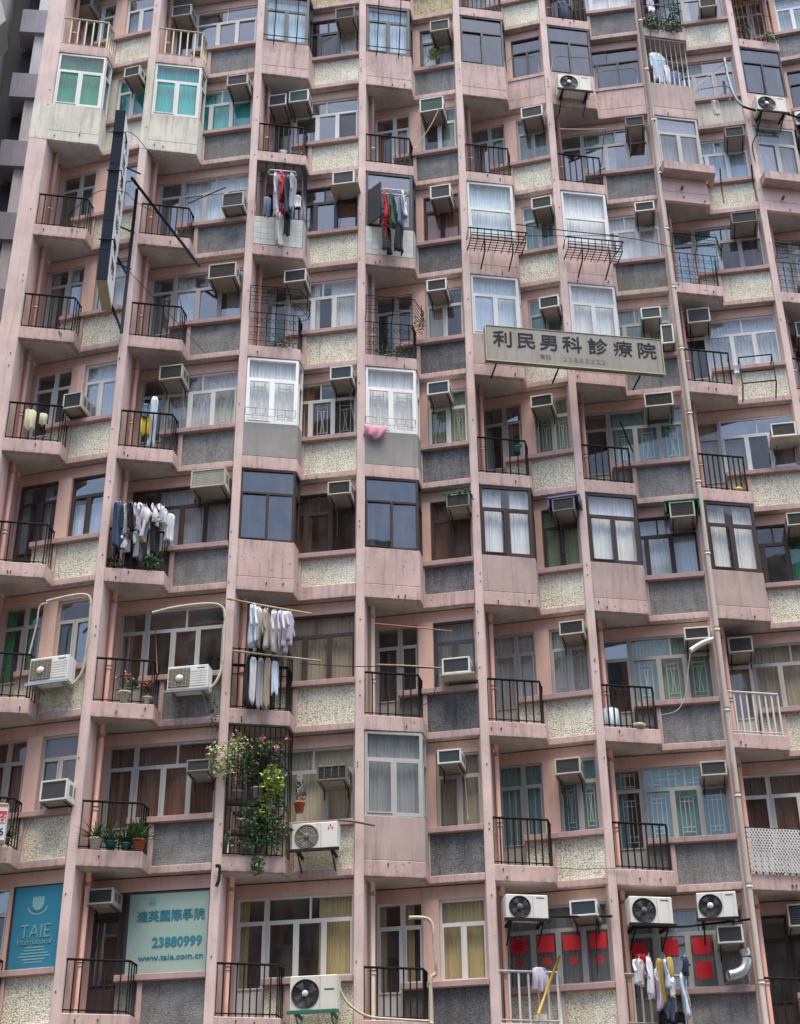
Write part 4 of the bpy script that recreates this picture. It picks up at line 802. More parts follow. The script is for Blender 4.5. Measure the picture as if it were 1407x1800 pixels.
# ---- window air conditioners
def make_ac(i, k, a0, z0, a1, z1, body, core, look, extra='', off=-.30, dep=.50):
    w_, h_ = a1 - a0, z1 - z0
    t = empty('window_air_conditioner', WM(i, k) @ Matrix.Translation(((a0 + a1)/2, off, z0)))
    tag(t, f'{look}, {colrow(i, k)}', 'air conditioner', 'window air conditioners on the facade')
    x = w_/2; e = .028
    mb = MB(); mb.box(-x, x, .03, dep, 0.0, h_)                                    # casing
    mb.build('casing', body, t, bevel=.006)
    fr = MB(); fr.box(-x - .004, x + .004, -.004, .03, -.003, e); fr.box(-x - .004, x + .004, -.004, .03, h_ - e, h_ + .003)
    fr.box(-x - .004, -x + e, -.004, .03, e, h_ - e); fr.box(x - e, x + .004, -.004, .03, e, h_ - e); fr.build('front_frame', body, t, bevel=.004)
    MB().box(-x + e, x - e, .016, .028, e, h_ - e).build('condenser_coil', core, t)
    g_ = MB(); n = 9
    for q in range(1, n): z = e + (h_ - 2*e)*q/n; g_.box(-x + e, x - e, .008, .012, z - .003, z + .003)
    if 'cage' in extra:
        for q in range(0, 5): xx = -x + .01 + (2*x - .02)*q/4; g_.box(xx - .008, xx + .008, -.03, -.02, -.02, h_ + .02)
    tag(g_.build('fin_guard', 'ac_beige' if core == 'ac_beige' else 'core_grey' if core != 'core_grey' else 'frame_k', t), kind='stuff')
    sv = MB()
    for q in range(5):
        z = h_*.3 + h_*.55*q/5
        sv.box(x, x + .004, .10, .22, z, z + .018); sv.box(x, x + .004, .27, .39, z, z + .018); sv.box(-x - .004, -x, .10, .22, z, z + .018)
    tag(sv.build('side_vent', 'frame_k', t), kind='stuff')
    ub = MB(); ub.box(-x - .005, x + .005, .02, dep + .02, -.022, -.004); ub.build('drip_tray', 'ac_under', t)
    for sx in (-x*.8, x*.8):
        br = MB(); br.tube([(sx, .12, -.035), (sx, .22, -.30)], .010, 4) if False else br.tube([(sx, .03, -.03), (sx, dep - .08, -.034), (sx, dep - .06, -.22)], .011, 4)
        br.build('bracket', 'iron', t)
    rq = random.Random(int(a0*1000) + i*7 + k*13)
    if rq.random() < .6:
        sx = rq.choice((-1, 1))*x*.7; yy = dep - .08; ln = rq.uniform(.3, .9)
        MB().tube(smooth([(sx, .28, -.02), (sx + .02, .30, -.10), (sx + rq.uniform(-.05, .08), yy, -.22), (sx + rq.uniform(-.1, .1), yy, -.22 - ln)]), .008, 4).build('drain_hose', rq.choice(['core_grey', 'pipe_beige', 'iron']), t)
    if 'tray' in extra: MB().box(-x - .05, x + .10, -.05, dep - .02, -.05, -.03).build('support_plate', 'ac_beige', t)
    if 'purple' in extra or 'greencover' in extra:
        m_ = MB(); cc = 'cover_purple' if 'purple' in extra else 'net_green'
        m_.prism([(-x - .10, -.02), (x + .12, -.02), (x + .12, dep), (-x - .10, dep)], h_ + .005, h_ + .06)
        m_.box(-x - .10, -x - .06, -.02, dep - .1, h_*.35, h_ + .004); m_.box(x + .08, x + .12, -.02, dep - .1, h_*.45, h_ + .004)
        m_.build('cover', cc, t, bevel=.02)
    if 'net' in extra:
        m_ = MB(); rr = random.Random(5)
        for q in range(60):
            px, py, pz = rr.uniform(-x - .03, x + .03), rr.uniform(-.04, .4), h_ + rr.uniform(0, .06); m_.box(px - .03, px + .03, py - .03, py + .03, pz, pz + .02)
        m_.build('netting', 'net_green', t)
    return t
for (i, k, a0, z0, a1, z1, body, core, look, ex) in ACS: make_ac(i, k, a0, z0, a1, z1, body, core, look, ex)
# ---- outdoor condensers with a fan
def make_condenser(M, w_, h_, label, style, logo=None):
    t = empty('outdoor_condenser', M); tag(t, label, 'air conditioner', 'split air conditioner condensers')
    x = w_/2; d = .30
    MB().box(-x, x, 0, d, .02, h_).build('casing', 'ac_white' if style != 'grim' else 'ac_beige', t, bevel=.012)
    fx = -x + w_*(.33 if style != 'square' else .31); r = min(h_*.40, w_*.27)
    if style == 'square':
        MB().box(-x + .03, -x + w_*.56, -.012, -.001, .07, h_ - .05).build('grille_plate', 'core_grey', t)
        g_ = MB()
        for q in range(14): z = .08 + (h_ - .15)*q/13; g_.box(-x + .03, -x + w_*.56, -.022, -.014, z, z + .008)
        for q in range(1, 6): xx = -x + .03 + (w_*.56 - .03)*q/6; g_.box(xx, xx + .006, -.026, -.023, .07, h_ - .05)
        g_.build('fan_guard', 'ac_beige', t)
        MB().lathe((fx, -.028, h_*.48), [(.0, -.012), (.07, -.012), (.075, 0)], 10, 'y').build('hub', 'ac_white', t)
        lv = MB()
        for q in range(7): z = .08 + (h_ - .16)*q/7; lv.box(-x + w_*.58, x - .02, -.008, 0, z, z + (h_ - .16)/7 - .012)
        lv.build('louver_panel', 'ac_white', t)
    else:
        MB().lathe((fx, -.004, h_*.5), [(0, .0), (r, .0), (r + .004, -.008), (r + .02, -.010), (r + .022, .004)], 28, 'y').build('fan_ring', 'fan' if style != 'frost' else 'ac_grime', t)
        bl = MB()
        for q in range(4):
            a = q*math.pi/2 + .4; pts = []
            for rr_, da in ((.05, -.3), (.05, .3), (r*.92, .55), (r*.92, -.15)): pts.append((fx + rr_*math.cos(a + da), -.006 - .004*(da > 0), h_*.5 + rr_*math.sin(a + da)))
            bl.add(pts, [(0, 1, 2, 3)])
        bl.build('fan_blade', 'core_grey', t)
        g_ = MB()
        for q in range(1, 6):
            rr_ = r*q/6; g_.tube([(fx + rr_*math.cos(a*.3142*2), -.016, h_*.5 + rr_*math.sin(a*.3142*2)) for a in range(11)], .0035, 4, False)
        for q in range(8): a = q*math.pi/4; g_.tube([(fx + .04*math.cos(a), -.018, h_*.5 + .04*math.sin(a)), (fx + r*math.cos(a), -.018, h_*.5 + r*math.sin(a))], .003, 4, False)
        g_.build('fan_guard', 'frame_k' if style != 'frost' else 'ac_beige', t)
        MB().lathe((fx, -.020, h_*.5), [(0, -.01), (.045, -.01), (.055, 0)], 10, 'y').build('hub', 'plastic_white' if style == 'fan' else 'core_grey', t)
        MB().box(-x + w_*.64, -x + w_*.645, -.003, 0, .05, h_ - .03).build('seam', 'core_grey', t)
    if logo == 'three_diamonds':
        for (dx, dz) in ((0, .034), (-.034, -.012), (.034, -.012)):
            m_ = MB(); cx, cz = x - w_*.15 + dx, h_*.80 + dz
            m_.add([(cx - .018, -.004, cz - .01), (cx, -.004, cz - .034), (cx + .018, -.004, cz - .01), (cx, -.004, cz + .022)], [(0, 1, 2, 3)]); m_.build('emblem', 'red', t)
    elif logo: MB().box(x - w_*.27, x - w_*.06, -.004, -.0005, h_*.58, h_*.62).build('nameplate', logo, t)
    else: MB().box(x - w_*.27, x - w_*.08, -.004, -.0005, h_*.86, h_*.90).build('nameplate', 'core_grey', t)
    b = MB()
    for sx in (-x*.75, x*.75): b.box(sx - .02, sx + .02, -.02, d + .22, -.03, .018); b.tube([(sx, .02, -.03), (sx, d + .2, -.34)], .014, 4)
    b.box(-x - .04, x + .04, -.035, -.005, -.035, .015)
    b.build('bracket', 'steel' if style == 'square' else 'iron' if logo != 'net_green' else 'net_green', t)
    return t
for (i, k, fr, x, y, z, w_, h_, label, style, logo) in CONDS:
    base = WM(i, k) if fr == 'W' else FM(i, k)
    make_condenser(base @ Matrix.Translation((x, y, z)), w_, h_, label, style, logo)
# ---- pipes, poles, cables, hoses given as polylines in facade space
for (name, label, cat, mat, r, sm, pts) in LINES:
    c = Vector(pts[0]); M = Matrix.Translation(c); q = [Vector(p) - c for p in pts]
    if sm: q = smooth(q)
    o = MB().tube(q, r, 8 if r > .02 else 5).build(name, mat); o.matrix_world = FAC @ M
    tag(o, label, cat)
# ---- garments
def garment(kind, mat, w_, h_, seed):
    rr = random.Random(seed); nx, nz = 12, 12; mb = MB(); folds = rr.uniform(1.6, 2.8); ph = rr.random()*6
    slack = rr.uniform(.8, 1.25)
    def prof(v):            # half width at height v (0 bottom .. 1 top), and gap for legs
        if kind == 'trousers': return .36 + .10*v, (.07 if v < .72 else 0)
        if kind == 'shirt': return (.40 if v < .62 else .40 + .10*min(1, (v - .62)/.15)) if v < .93 else .30, 0
        if kind == 'top': return .34 + .10*(1 - v), 0
        return .46, 0
    segs = ((-1, 0), (0, 1)) if kind == 'trousers' else ((-1, 1),)
    for (u0, u1) in segs:
        vs = []; fs = []
        for j in range(nz + 1):
            v = j/nz; hw, gap = prof(v); top = .55 if v > .95 else 1
            for q in range(nx + 1):
                u = u0 + (u1 - u0)*q/nx; x = u*hw*w_*top
                if gap: x += (gap*w_*.5 if u0 == 0 else -gap*w_*.5)*(1 - v/.72)
                y = slack*(min(.035, .12*w_)*math.sin(u*folds*3.1 + ph) + min(.014, .05*w_)*math.sin(u*9 + v*5 + ph))*(1.15 - v*.7) + .02*math.sin(v*4 + ph)
                z = -h_*(1 - v) + .05*h_*math.sin(u*4 + ph*2)*(1 - v)
                vs.append((x, y, z))
        for j in range(nz):
            for q in range(nx): b = j*(nx+1) + q; fs.append((b, b+1, b+nx+2, b+nx+1))
        mb.add(vs, fs, True)
    if kind in ('shirt', 'top') and w_ > .16:
        for sg in (-1, 1):
            vs = []; fs = []; ls = h_*(.52 if kind == 'shirt' else .28)
            for j in range(7):
                v = j/6
                for q in range(5):
                    u = q/4 - .5; vs.append((sg*(w_*(.46 + .07*v)) + u*w_*.17*(1 - .25*v), .02*math.sin(q*1.6 + ph) + .015*math.sin(v*5), -h_*.10 - ls*v))
            for j in range(6):
                for q in range(4): b = j*5 + q; fs.append((b, b+1, b+6, b+5))
            mb.add(vs, fs, True)
    return mb
for q_, (name, label, cat, kind, mat, s_, t_, z_, w_, h_, rot) in enumerate(GARMENTS):
    mb = garment(kind, mat, w_, h_, q_*13 + 1)
    o = mb.build(name, 'gar_' + mat); o.matrix_world = FAC @ Matrix.Translation((s_, t_, z_)) @ Matrix.Rotation(R(rot), 4, 'Z')
    m_ = o.modifiers.new('thickness', 'SOLIDIFY'); m_.thickness = .004
    tag(o, label, cat, 'laundry hung out to dry')
    if kind in ('shirt', 'top', 'trousers') and w_ > .12:
        h = MB(); h.tube([(-w_*.42, 0, -.035), (0, 0, .02), (w_*.42, 0, -.035)], .006, 4); h.tube([(0, 0, .02), (0, 0, .05), (.02, 0, .07), (.0, 0, .085)], .004, 4); h.build('hanger', 'plastic_white', o)
# ---- plants
def leaves(mb, n, cx, cy, cz, rx, ry, rz, size, rr, droop=0.0):
    for _ in range(n):
        while True:
            a, b, c = rr.uniform(-1, 1), rr.uniform(-1, 1), rr.uniform(-1, 1)
            if a*a + b*b + c*c <= 1: break
        p = Vector((cx + a*rx, cy + b*ry, cz + c*rz)); s = size*rr.uniform(.6, 1.3)
        d = Vector((rr.uniform(-1, 1), rr.uniform(-1, 1), rr.uniform(-.8, .7) - droop)).normalized()
        u = d.cross(Vector((rr.uniform(-1, 1), rr.uniform(-1, 1), rr.uniform(-1, 1)))).normalized()*s*.32
        mb.add([p, p + d*s*.5 + u, p + d*s, p + d*s*.5 - u], [(0, 1, 2, 3)])
def potted(M, label, pot, pr, ph, kind, leaf, fh, fw, seed, flower=None, cat='potted plant', group='balcony plants'):
    t = empty('potted_plant', M); tag(t, label, cat, group); rr = random.Random(seed)
    if pot:
        p = MB().lathe((0, 0, 0), [(0, 0), (pr*.72, 0), (pr*.95, ph*.85), (pr*1.08, ph*.85), (pr*1.08, ph), (pr*.9, ph), (pr*.85, ph*.86), (0, ph*.86)], 14); p.build('pot', pot, t)
    f = MB()
    if kind == 'spiky':
        for q in range(52):
            a = rr.uniform(0, 6.28); el = rr.uniform(.3, 1.45); ln = fh*rr.uniform(.8, 1.4); p0 = Vector((rr.uniform(-.02, .02), rr.uniform(-.02, .02), ph*.85))
            dh = Vector((math.cos(a), math.sin(a), 0)); side = Vector((-dh.y, dh.x, 0))*.024; prev = None; pts = []
            for j in range(4):
                u = j/3; p = p0 + dh*(math.cos(el)*ln*u + .05*u*u) + Vector((0, 0, math.sin(el)*ln*u - ln*.35*u*u*(1.3 - el*.5))); wd = side*(1 - u*.95)*(1 if j else .8)
                pts += [p + wd, p - wd]
            f.add(pts, [(0, 1, 3, 2), (2, 3, 5, 4), (4, 5, 7, 6)])
    else:
        st = MB()
        for q in range(5):
            a = rr.uniform(0, 6.28); e_ = Vector((math.cos(a)*fw*.5, math.sin(a)*fw*.35, ph + fh*rr.uniform(.5, .9))); st.tube([(0, 0, ph*.8), tuple(Vector((0, 0, ph)) * .5 + e_*.5), tuple(e_)], [.008, .006, .003], 4)
        tag(st.build('stem', 'wood', t), kind='stuff')
        for q in range(7): 
            a = rr.uniform(0, 6.28); rd = rr.uniform(.15, .75)
            leaves(f, int(26*max(.5, fw*2)), math.cos(a)*fw*rd*.6, math.sin(a)*fw*rd*.4, ph + fh*rr.uniform(.25, .85), fw*.28, fw*.22, fh*.2, .055, rr)
    f.build('foliage', leaf, t)
    if flower:
        fl = MB(); leaves(fl, 46, 0, -.03, ph + fh*.7, fw*.55, fw*.4, fh*.3, .05, rr)
        fl.build('flower', flower, t)
    return t
for q_, (label, s_, t_, z_, pot, pr, ph, kind, leaf, fh, fw, flower) in enumerate(PLANTS):
    potted(Matrix.Translation((s_, t_, z_)), label, pot, pr, ph, kind, leaf, fh, fw, q_*7 + 2, flower)
def vine(M, label, mats, blobs, seed, name='climbing_plant'):
    t = empty(name, M); tag(t, label, 'plant', 'balcony plants'); rr = random.Random(seed)
    for mat, lst in blobs.items():
        f = MB()
        for (x, y, z, rx, ry, rz, n, s) in lst: leaves(f, n, x, y, z, rx, ry, rz, s, rr, .2)
        f.build('foliage' if 'leaf' in mat else 'flower', mat, t)
    st = MB()
    for lst in blobs.values():
        for (x, y, z, rx, ry, rz, n, s) in lst: st.tube([(x, .3, max(.3, z - rz - .2)), (x*.8 + .05, .15, z - rz*.3), (x, y, z)], [.009, .007, .003], 4)
    tag(st.build('stem', 'wood', t), kind='stuff'); return t
# cascade of plants in the caged balcony on the first floor line
vine(FM(2, 0), 'tangle of climbing plants with pink and yellow flowers filling the caged balcony', None, {
 'leaf_dark': [(.70, .0, .70, .30, .2, .36, 300, .06), (.50, -.02, .50, .26, .18, .2, 200, .055), (.45, .25, 1.9, .3, .15, .3, 180, .06), (.95, .0, 1.1, .16, .12, .5, 200, .06), (.75, .1, 2.2, .35, .2, .30, 300, .06), (.9, -.1, .55, .16, .12, .30, 160, .05)],
 'leaf_mid': [(.25, -.05, 1.9, .34, .2, .4, 260, .06), (.62, -.1, 1.0, .36, .15, .35, 300, .055), (.6, .0, 2.3, .42, .2, .25, 220, .06), (.15, .0, .55, .16, .1, .2, 70, .06), (1.0, -.08, .75, .2, .12, .25, 130, .06)],
 'leaf_pale': [(-.08, -.22, 2.0, .32, .16, .36, 330, .055), (.18, -.12, 2.3, .18, .1, .26, 150, .06), (-.2, -.2, 1.75, .12, .1, .16, 70, .05)],
 'leaf_lime': [(.84, -.10, 1.62, .20, .15, .36, 330, .08), (.75, -.12, 1.10, .14, .1, .12, 40, .09)],
 'flower_pink': [(.62, -.1, 2.42, .05, .04, .05, 22, .05), (.9, -.1, 2.28, .05, .04, .05, 22, .05), (1.08, -.05, 2.5, .04, .04, .04, 14, .05)], 'flower_red': [(.35, -.1, 1.72, .04, .03, .04, 14, .04)]}, 11)
vine(FM(2, 0), 'small fern hanging over the edge beam under the caged balcony', None, {'leaf_mid': [(.62, -.08, .12, .12, .08, .22, 200, .05)], 'leaf_dark': [(.62, -.06, .05, .10, .06, .16, 90, .04)]}, 5, 'hanging_fern')
vine(FM(2, 0), 'dry creeper dangling from the brackets beside the caged balcony', None, {'leaf_dark': [(-.28, -.1, 2.9, .06, .05, .42, 70, .05), (-.24, -.08, 2.1, .05, .05, .35, 50, .05)]}, 8)
vine(FM(6, 8), 'green plants overflowing the railing of a high balcony on the right', None, {'leaf_mid': [(.25, .0, .45, .22, .15, .3, 260, .07), (.75, .0, .5, .3, .15, .35, 300, .07)], 'leaf_dark': [(.5, .1, .4, .5, .15, .3, 260, .06), (.9, -.03, .9, .12, .1, .5, 120, .06)]}, 21)
vine(FM(7, 8), 'green plants behind the cage of the top right balcony', None, {'leaf_mid': [(.9, .0, .4, .25, .15, .2, 160, .06)], 'leaf_dark': [(.3, .1, .6, .2, .15, .35, 120, .06)]}, 22)
vine(FM(3, 4), 'leggy plant leaning out of the black ornamental balcony grille', None, {'leaf_dark': [(1.15, .0, 1.15, .16, .1, .2, 60, .05), (.55, .0, .42, .4, .1, .12, 140, .05)], 'leaf_mid': [(1.2, -.05, 1.3, .12, .1, .15, 40, .05)]}, 23)
vine(FM(2, 4), 'low plants at the foot of the black ornamental balcony grille', None, {'leaf_dark': [(.75, .02, .42, .3, .1, .10, 110, .05)]}, 24)
vine(FM(1, 2), 'row of low plants under the laundry on the balcony edge', None, {'leaf_dark': [(.2, .05, .42, .18, .1, .1, 110, .05)], 'leaf_mid': [(.85, .05, .5, .22, .1, .16, 260, .055)]}, 25)
vine(WM(3, 7), 'pale leafy plant on the window sill below a dark air conditioner', None, {'leaf_pale': [(1.85, -.12, 1.32, .13, .1, .2, 130, .08)], 'leaf_mid': [(1.87, -.1, 1.35, .14, .1, .2, 70, .07)]}, 26)
SHF = empty('plant_shelf', FM(2, 0)); tag(SHF, 'dark slatted plant shelf with two levels inside the plant cage', 'shelf')
for z in (1.30, .74):
    for q in range(5): MB().box(.02, .62, .10 + q*.055, .145 + q*.055, z, z + .02).build('slat', 'frame_d', SHF)
    MB().box(.02, .62, .07, .09, z - .05, z + .02).build('edge_board', 'frame_d', SHF)
for x in (.03, .58): MB().box(x, x + .03, .07, .10, .30, 1.9).build('upright', 'frame_d', SHF)
for (nm, lab, cat_, mt, bx_, by_, bz_, r_, h_, i_, k_) in (
    ('bucket', 'pale grey bucket standing behind the white railing at the bottom', 'bucket', 'ac_beige', .75, .20, .13, .14, .34, 4, -1),
    ('plastic_bowl', 'orange bowl on the balcony floor at the right side', 'bowl', 'yellowpole', .86, .12, .31, .10, .09, 6, 3),
    ('sack', 'bulging pale sack on a cluttered balcony, sixth column', 'sack', 'gar_paleblue', .22, .25, .13, .17, .60, 5, 1),
    ('basin', 'shallow tan basin on a cluttered balcony, sixth column', 'basin', 'sign_beige', .72, .12, .31, .14, .10, 5, 1),
    ('bucket', 'white bucket on the bottom left balcony edge', 'bucket', 'pot_white', .35, .14, .31, .08, .14, 0, 1),
    ('storage_tub', 'dark tub on the balcony floor, third column high up', 'tub', 'core_grey', .6, .2, .13, .16, .3, 2, 6)):
    o = MB().lathe((0, 0, 0), [(0, 0), (r_*.8, 0), (r_, h_*.5), (r_*.98, h_), (r_*.9, h_), (r_*.86, h_*.4), (0, h_*.3)], 12).build(nm, mt); o.matrix_world = FAC @ FM(i_, k_) @ Matrix.Translation((bx_, by_, bz_)); tag(o, lab, cat_)
# ---- iron work
def thing_mesh(M, mb, name, mat, label, cat, group=None):
    o = mb.build(name, mat); o.matrix_world = FAC @ M; return tag(o, label, cat, group)
def basket(i, k, label):
    mb = MB(); x0, x1, y0, y1, z0, z1 = -.05, 1.20, -.46, -.03, BK[(i, k)], BK[(i, k)] + .30; r = .017
    for z in (z0, z1): mb.tube([(x0, y1, z), (x0 - .05*(z == z1), y0, z), (x1 + .05*(z == z1), y0, z), (x1, y1, z)], r, 5)
    for z in (z0 + .09, z0 + .17): mb.tube([(x0, y0, z), (x1, y0, z)], .013, 4)
    for q in range(5): y = y0 + (y1 - y0)*q/5; mb.tube([(x0, y, z0), (x1, y, z0)], .010, 4)
    for q in range(9): x = x0 + (x1 - x0)*q/8; mb.tube([(x, y1, z0), (x, y0, z0), (x, y0 - .02, z1)], .010, 4)
    for x in (.28, .92): mb.tube([(x, y0 + .05, z0), (x, y0 + .12, z0 - .25), (x - .03, -.0, z0 - .48)], .017, 5)
    thing_mesh(FM(i, k), mb, 'drying_basket', 'iron', label, 'basket', 'iron drying baskets')
basket(4, 5, 'black iron drying basket under the pale blue curtained bay window')
basket(5, 5, 'black iron drying basket under the white curtained bay window')
def ornate(i, k, label, up=1.75, mat='iron'):
    mb = MB()
    P = lambda x, y: (x, y)
    path = [(.0, .04), (1.06, .055), (1.17, .36)]
    def at(u, b, z):
        if u <= 1: x, y = .0 + 1.06*u, .04 + .015*u; return (x, y - b, z)
        v = u - 1; return (1.06 + .11*v + b*.9, .055 + .30*v - b*.2, z)
    prof = [(.0, .27), (.0, 1.2), (.16, 1.24), (.20, 1.35), (.20, up)]
    for z, b in ((.45, 0), (.8, 0), (1.19, 0), (1.3, .19), (1.38, .20), (1.48, .20), (1.58, .20), (1.68, .20), (up, .20)):
        mb.tube([at(0, b, z), at(1, b, z), at(2, b, z)], .012 if z in (1.19, up) else .007, 4)
    for q in range(12): mb.tube([at(q/11*2 if q < 1 else q/11*2, b if q % 3 == 0 else 0, z) for b, z in (prof if q % 3 == 0 else prof[:2])], .009, 4)
    for q in range(9):                # scrolls
        u = .1 + q*.11; cx, _, _ = at(u, 0, 0)
        for (zc, rr_) in ((.62, .07), (.98, .07)):
            mb.tube([(cx + rr_*math.cos(a*.62)*(1 - a*.05), .045, zc + rr_*math.sin(a*.62)*(1 - a*.05)) for a in range(10)], .006, 4)
    thing_mesh(FM(i, k), mb, 'balcony_grille', mat, label, 'grille', 'ornamental balcony grilles')
ornate(2, 4, 'black scrollwork balcony grille with a flared top, third column from left')
ornate(3, 4, 'black scrollwork balcony grille with a flared top, fourth column from left')
ornate(6, 5, 'black scrollwork balcony grille below the salmon box, seventh column from left', 1.6)
ornate(7, 5, 'black scrollwork balcony grille cut by the right edge of the photo', 1.6)
def cage(i, k, label, mat='iron', z0=.28, z1=2.74, n=9, belly=0.0, hz=(1.2, 1.95), r=.010, name='balcony_cage'):
    mb = MB()
    for q in range(n + 1):
        x = .02 + 1.04*q/n; mb.tube([(x, .05 + .015*q/n, z0), (x, .05 - belly, z0 + .5), (x, .05 - belly, z1 - .6), (x, .05 + .015*q/n, z1)], r, 4)
    for q in (.35, .7, 1.0): mb.tube([(1.06 + .11*q + belly*.6, .06 + .29*q, z0), (1.06 + .11*q + belly*.6, .06 + .29*q, z1)], r, 4)
    for z in (z0 + .03,) + tuple(hz) + (z1 - .03,): mb.tube([(.01, .05 - belly*.8, z), (1.06, .06 - belly*.8, z), (1.175, .36, z)], .012, 4)
    return thing_mesh(FM(i, k), mb, name, mat, label, 'grille', 'balcony cages')
cage(2, 0, 'black full height cage around the plant filled balcony', n=11, belly=.06)
cage(2, 5, 'dark upright bars over the white tiled parapet with laundry rack, third column', 'frame_k', z0=1.10, n=5, r=.022, hz=(2.15,))
cage(6, 7, 'pale upright bars over the concrete parapet of a high balcony', 'ironwhite', z0=1.1, n=8, r=.008, hz=(1.95,))
cage(6, 8, 'dark balcony cage with overflowing green plants', n=8, hz=(1.2,))
cage(7, 8, 'cluttered balcony cage under a white sheet at the top right', 'rusty', n=8, hz=(1.3, 1.9))
cage(2, 1, 'black balcony railing with upper hoops behind long laundry', n=9, z1=1.55, hz=(1.0, 1.2))
def rods(i, k, label):
    mb = MB()
    for x in (.26, .80): mb.tube([(x, .03, 1.02), (x + .0, -.10, 1.05), (x + .02, -.42, 2.7), (x + .02, -.44, 3.1)], .013, 5)
    mb.tube([(.0, -.12, 1.16), (1.1, -.12, 1.16)], .012, 5); mb.tube([(-.05, -.44, 3.05), (1.15, -.44, 3.05)], .012, 5)
    thing_mesh(FM(i, k), mb, 'drying_rods', 'iron', label, 'rack', 'iron rods before bay windows')
rods(2, 7, 'leaning black rods in front of the blue bay window, third column from left')
rods(3, 7, 'leaning black rods in front of the blue bay window, fourth column from left')
def low_guard(i, k, label):
    mb = MB(); mb.tube([(.02, .03, 1.42), (.02, -.05, 1.42), (1.06, -.04, 1.42), (1.06, .04, 1.42)], .008, 5); mb.tube([(.02, -.05, 1.24), (1.06, -.04, 1.24)], .006, 4)
    for q in range(6): x = .02 + 1.04*q/5; mb.tube([(x, -.05, 1.12), (x, -.045, 1.42)], .005, 4)
    thing_mesh(FM(i, k), mb, 'window_guard', 'steel', label, 'rail', 'low rails under bay windows')
low_guard(2, 3, 'thin steel guard rail across the bright white bay window, third column')
low_guard(3, 3, 'thin steel guard rail across the bright white bay window, fourth column')
# airing rack rings
def air_rack(i, k, x, z, label):
    mb = MB(); pts = [(x - .32, -.28, z), (x - .28, -.36, z), (x + .28, -.36, z), (x + .32, -.28, z), (x + .28, -.20, z), (x - .28, -.20, z), (x - .32, -.28, z)]
    mb.tube(pts, .016, 6)
    for q in (-.18, 0, .18): mb.tube([(x + q, -.36, z), (x + q, .05, z + .05)], .008, 4)
    thing_mesh(FM(i, k), mb, 'drying_rack', 'plastic_white', label, 'rack', 'white drying racks')
air_rack(2, 5, *RK[0], 'white oblong drying rack holding red and navy clothes, third column')
air_rack(3, 5, *RK[1], 'white oblong drying rack holding red and green clothes, fourth column')
# open casement on the left of the tiled bay
mb = MB(); mb.box(0, .03, 0, .5, 0, 1.55); mb.box(0, .03, -.03, 0, -.02, 1.57)
o = bpart(MB(FM(3, 5) @ Matrix.Translation((.06, .02, 1.15)) @ Matrix.Rotation(R(-55), 4, 'Z')).box(0, .42, 0, .03, 0, 1.0), 'open_casement', 'frame_k')
# bracket frame beside the white window
mb = MB()
for x in (.0, .72):
    mb.tube([(x, 0, .95), (x, -.45, .95), (x, -.45, .2), (x, 0, .1)], .016, 5)
for z in (.95, .55, .25): mb.tube([(0, -.45, z), (.72, -.45, z)], .016, 5)
thing_mesh(WM(6, 4) @ Matrix.Translation((1.42, .0, .0)), mb, 'empty_bracket', 'iron', 'empty black air conditioner bracket on the cream panel near the right edge', 'bracket')
# salmon box bracing
# white lattice behind the rail
mb = MB(); n = 22
x0, x1, z0, z1 = .02, 1.05, .32, 1.15
for q in range(-20, 30):
    for sg in (1, -1):
        a = x0 + q*.06; zA, zB = z0, z1
        pa, pb = (a, z0), (a + (z1 - z0)*sg*.6, z1)
        def clipx(p, q_):
            (xa, za), (xb, zb) = p, q_
            if xa == xb: return None
            lo, hi = 0, 1
            for bound, s_ in ((x0, 1), (x1, -1)):
                da, db = s_*(xa - bound), s_*(xb - bound)
                if da < 0 and db < 0: return None
                if da < 0: lo = max(lo, da/(da - db))
                if db < 0: hi = min(hi, da/(da - db))
            if lo >= hi: return None
            return (xa + (xb - xa)*lo, za + (zb - za)*lo), (xa + (xb - xa)*hi, za + (zb - za)*hi)
        c = clipx(pa, pb)
        if c:
            y = .10 + (.006 if sg > 0 else 0); (xa, za), (xb, zb) = c
            mb.add([(xa - .0135, y - .13, za), (xa + .0135, y - .13, za), (xb + .0135, y - .13, zb), (xb - .0135, y - .13, zb)], [(0, 1, 2, 3)])
o = thing_mesh(FM(6, 0), mb, 'lattice_panel', 'plastic_white', 'white plastic lattice tied behind the black railing at right', 'panel')
o.modifiers.new('thickness', 'SOLIDIFY').thickness = .006
# ---- text
def text_mesh(body, size, M, name, mat, parent, align='CENTER', ext=.004, bold=0.0, sx=1.0):
    c = bpy.data.curves.new(name, 'FONT'); c.body = body; c.size = size; c.align_x = align; c.align_y = 'CENTER'; c.extrude = ext; c.offset = bold; c.resolution_u = 2
    o = bpy.data.objects.new(name, c); SC.collection.objects.link(o); bpy.context.view_layer.update()
    me = bpy.data.meshes.new_from_object(o.evaluated_get(bpy.context.evaluated_depsgraph_get())); bpy.data.objects.remove(o)
    me.name = name; me.materials.clear(); me.materials.append(MAT[mat]); ob = bpy.data.objects.new(name, me); SC.collection.objects.link(ob)
    ob.parent = parent; ob.matrix_local = M @ Matrix.Rotation(R(90), 4, 'X') @ Matrix.Diagonal((sx, 1, 1, 1)); return ob
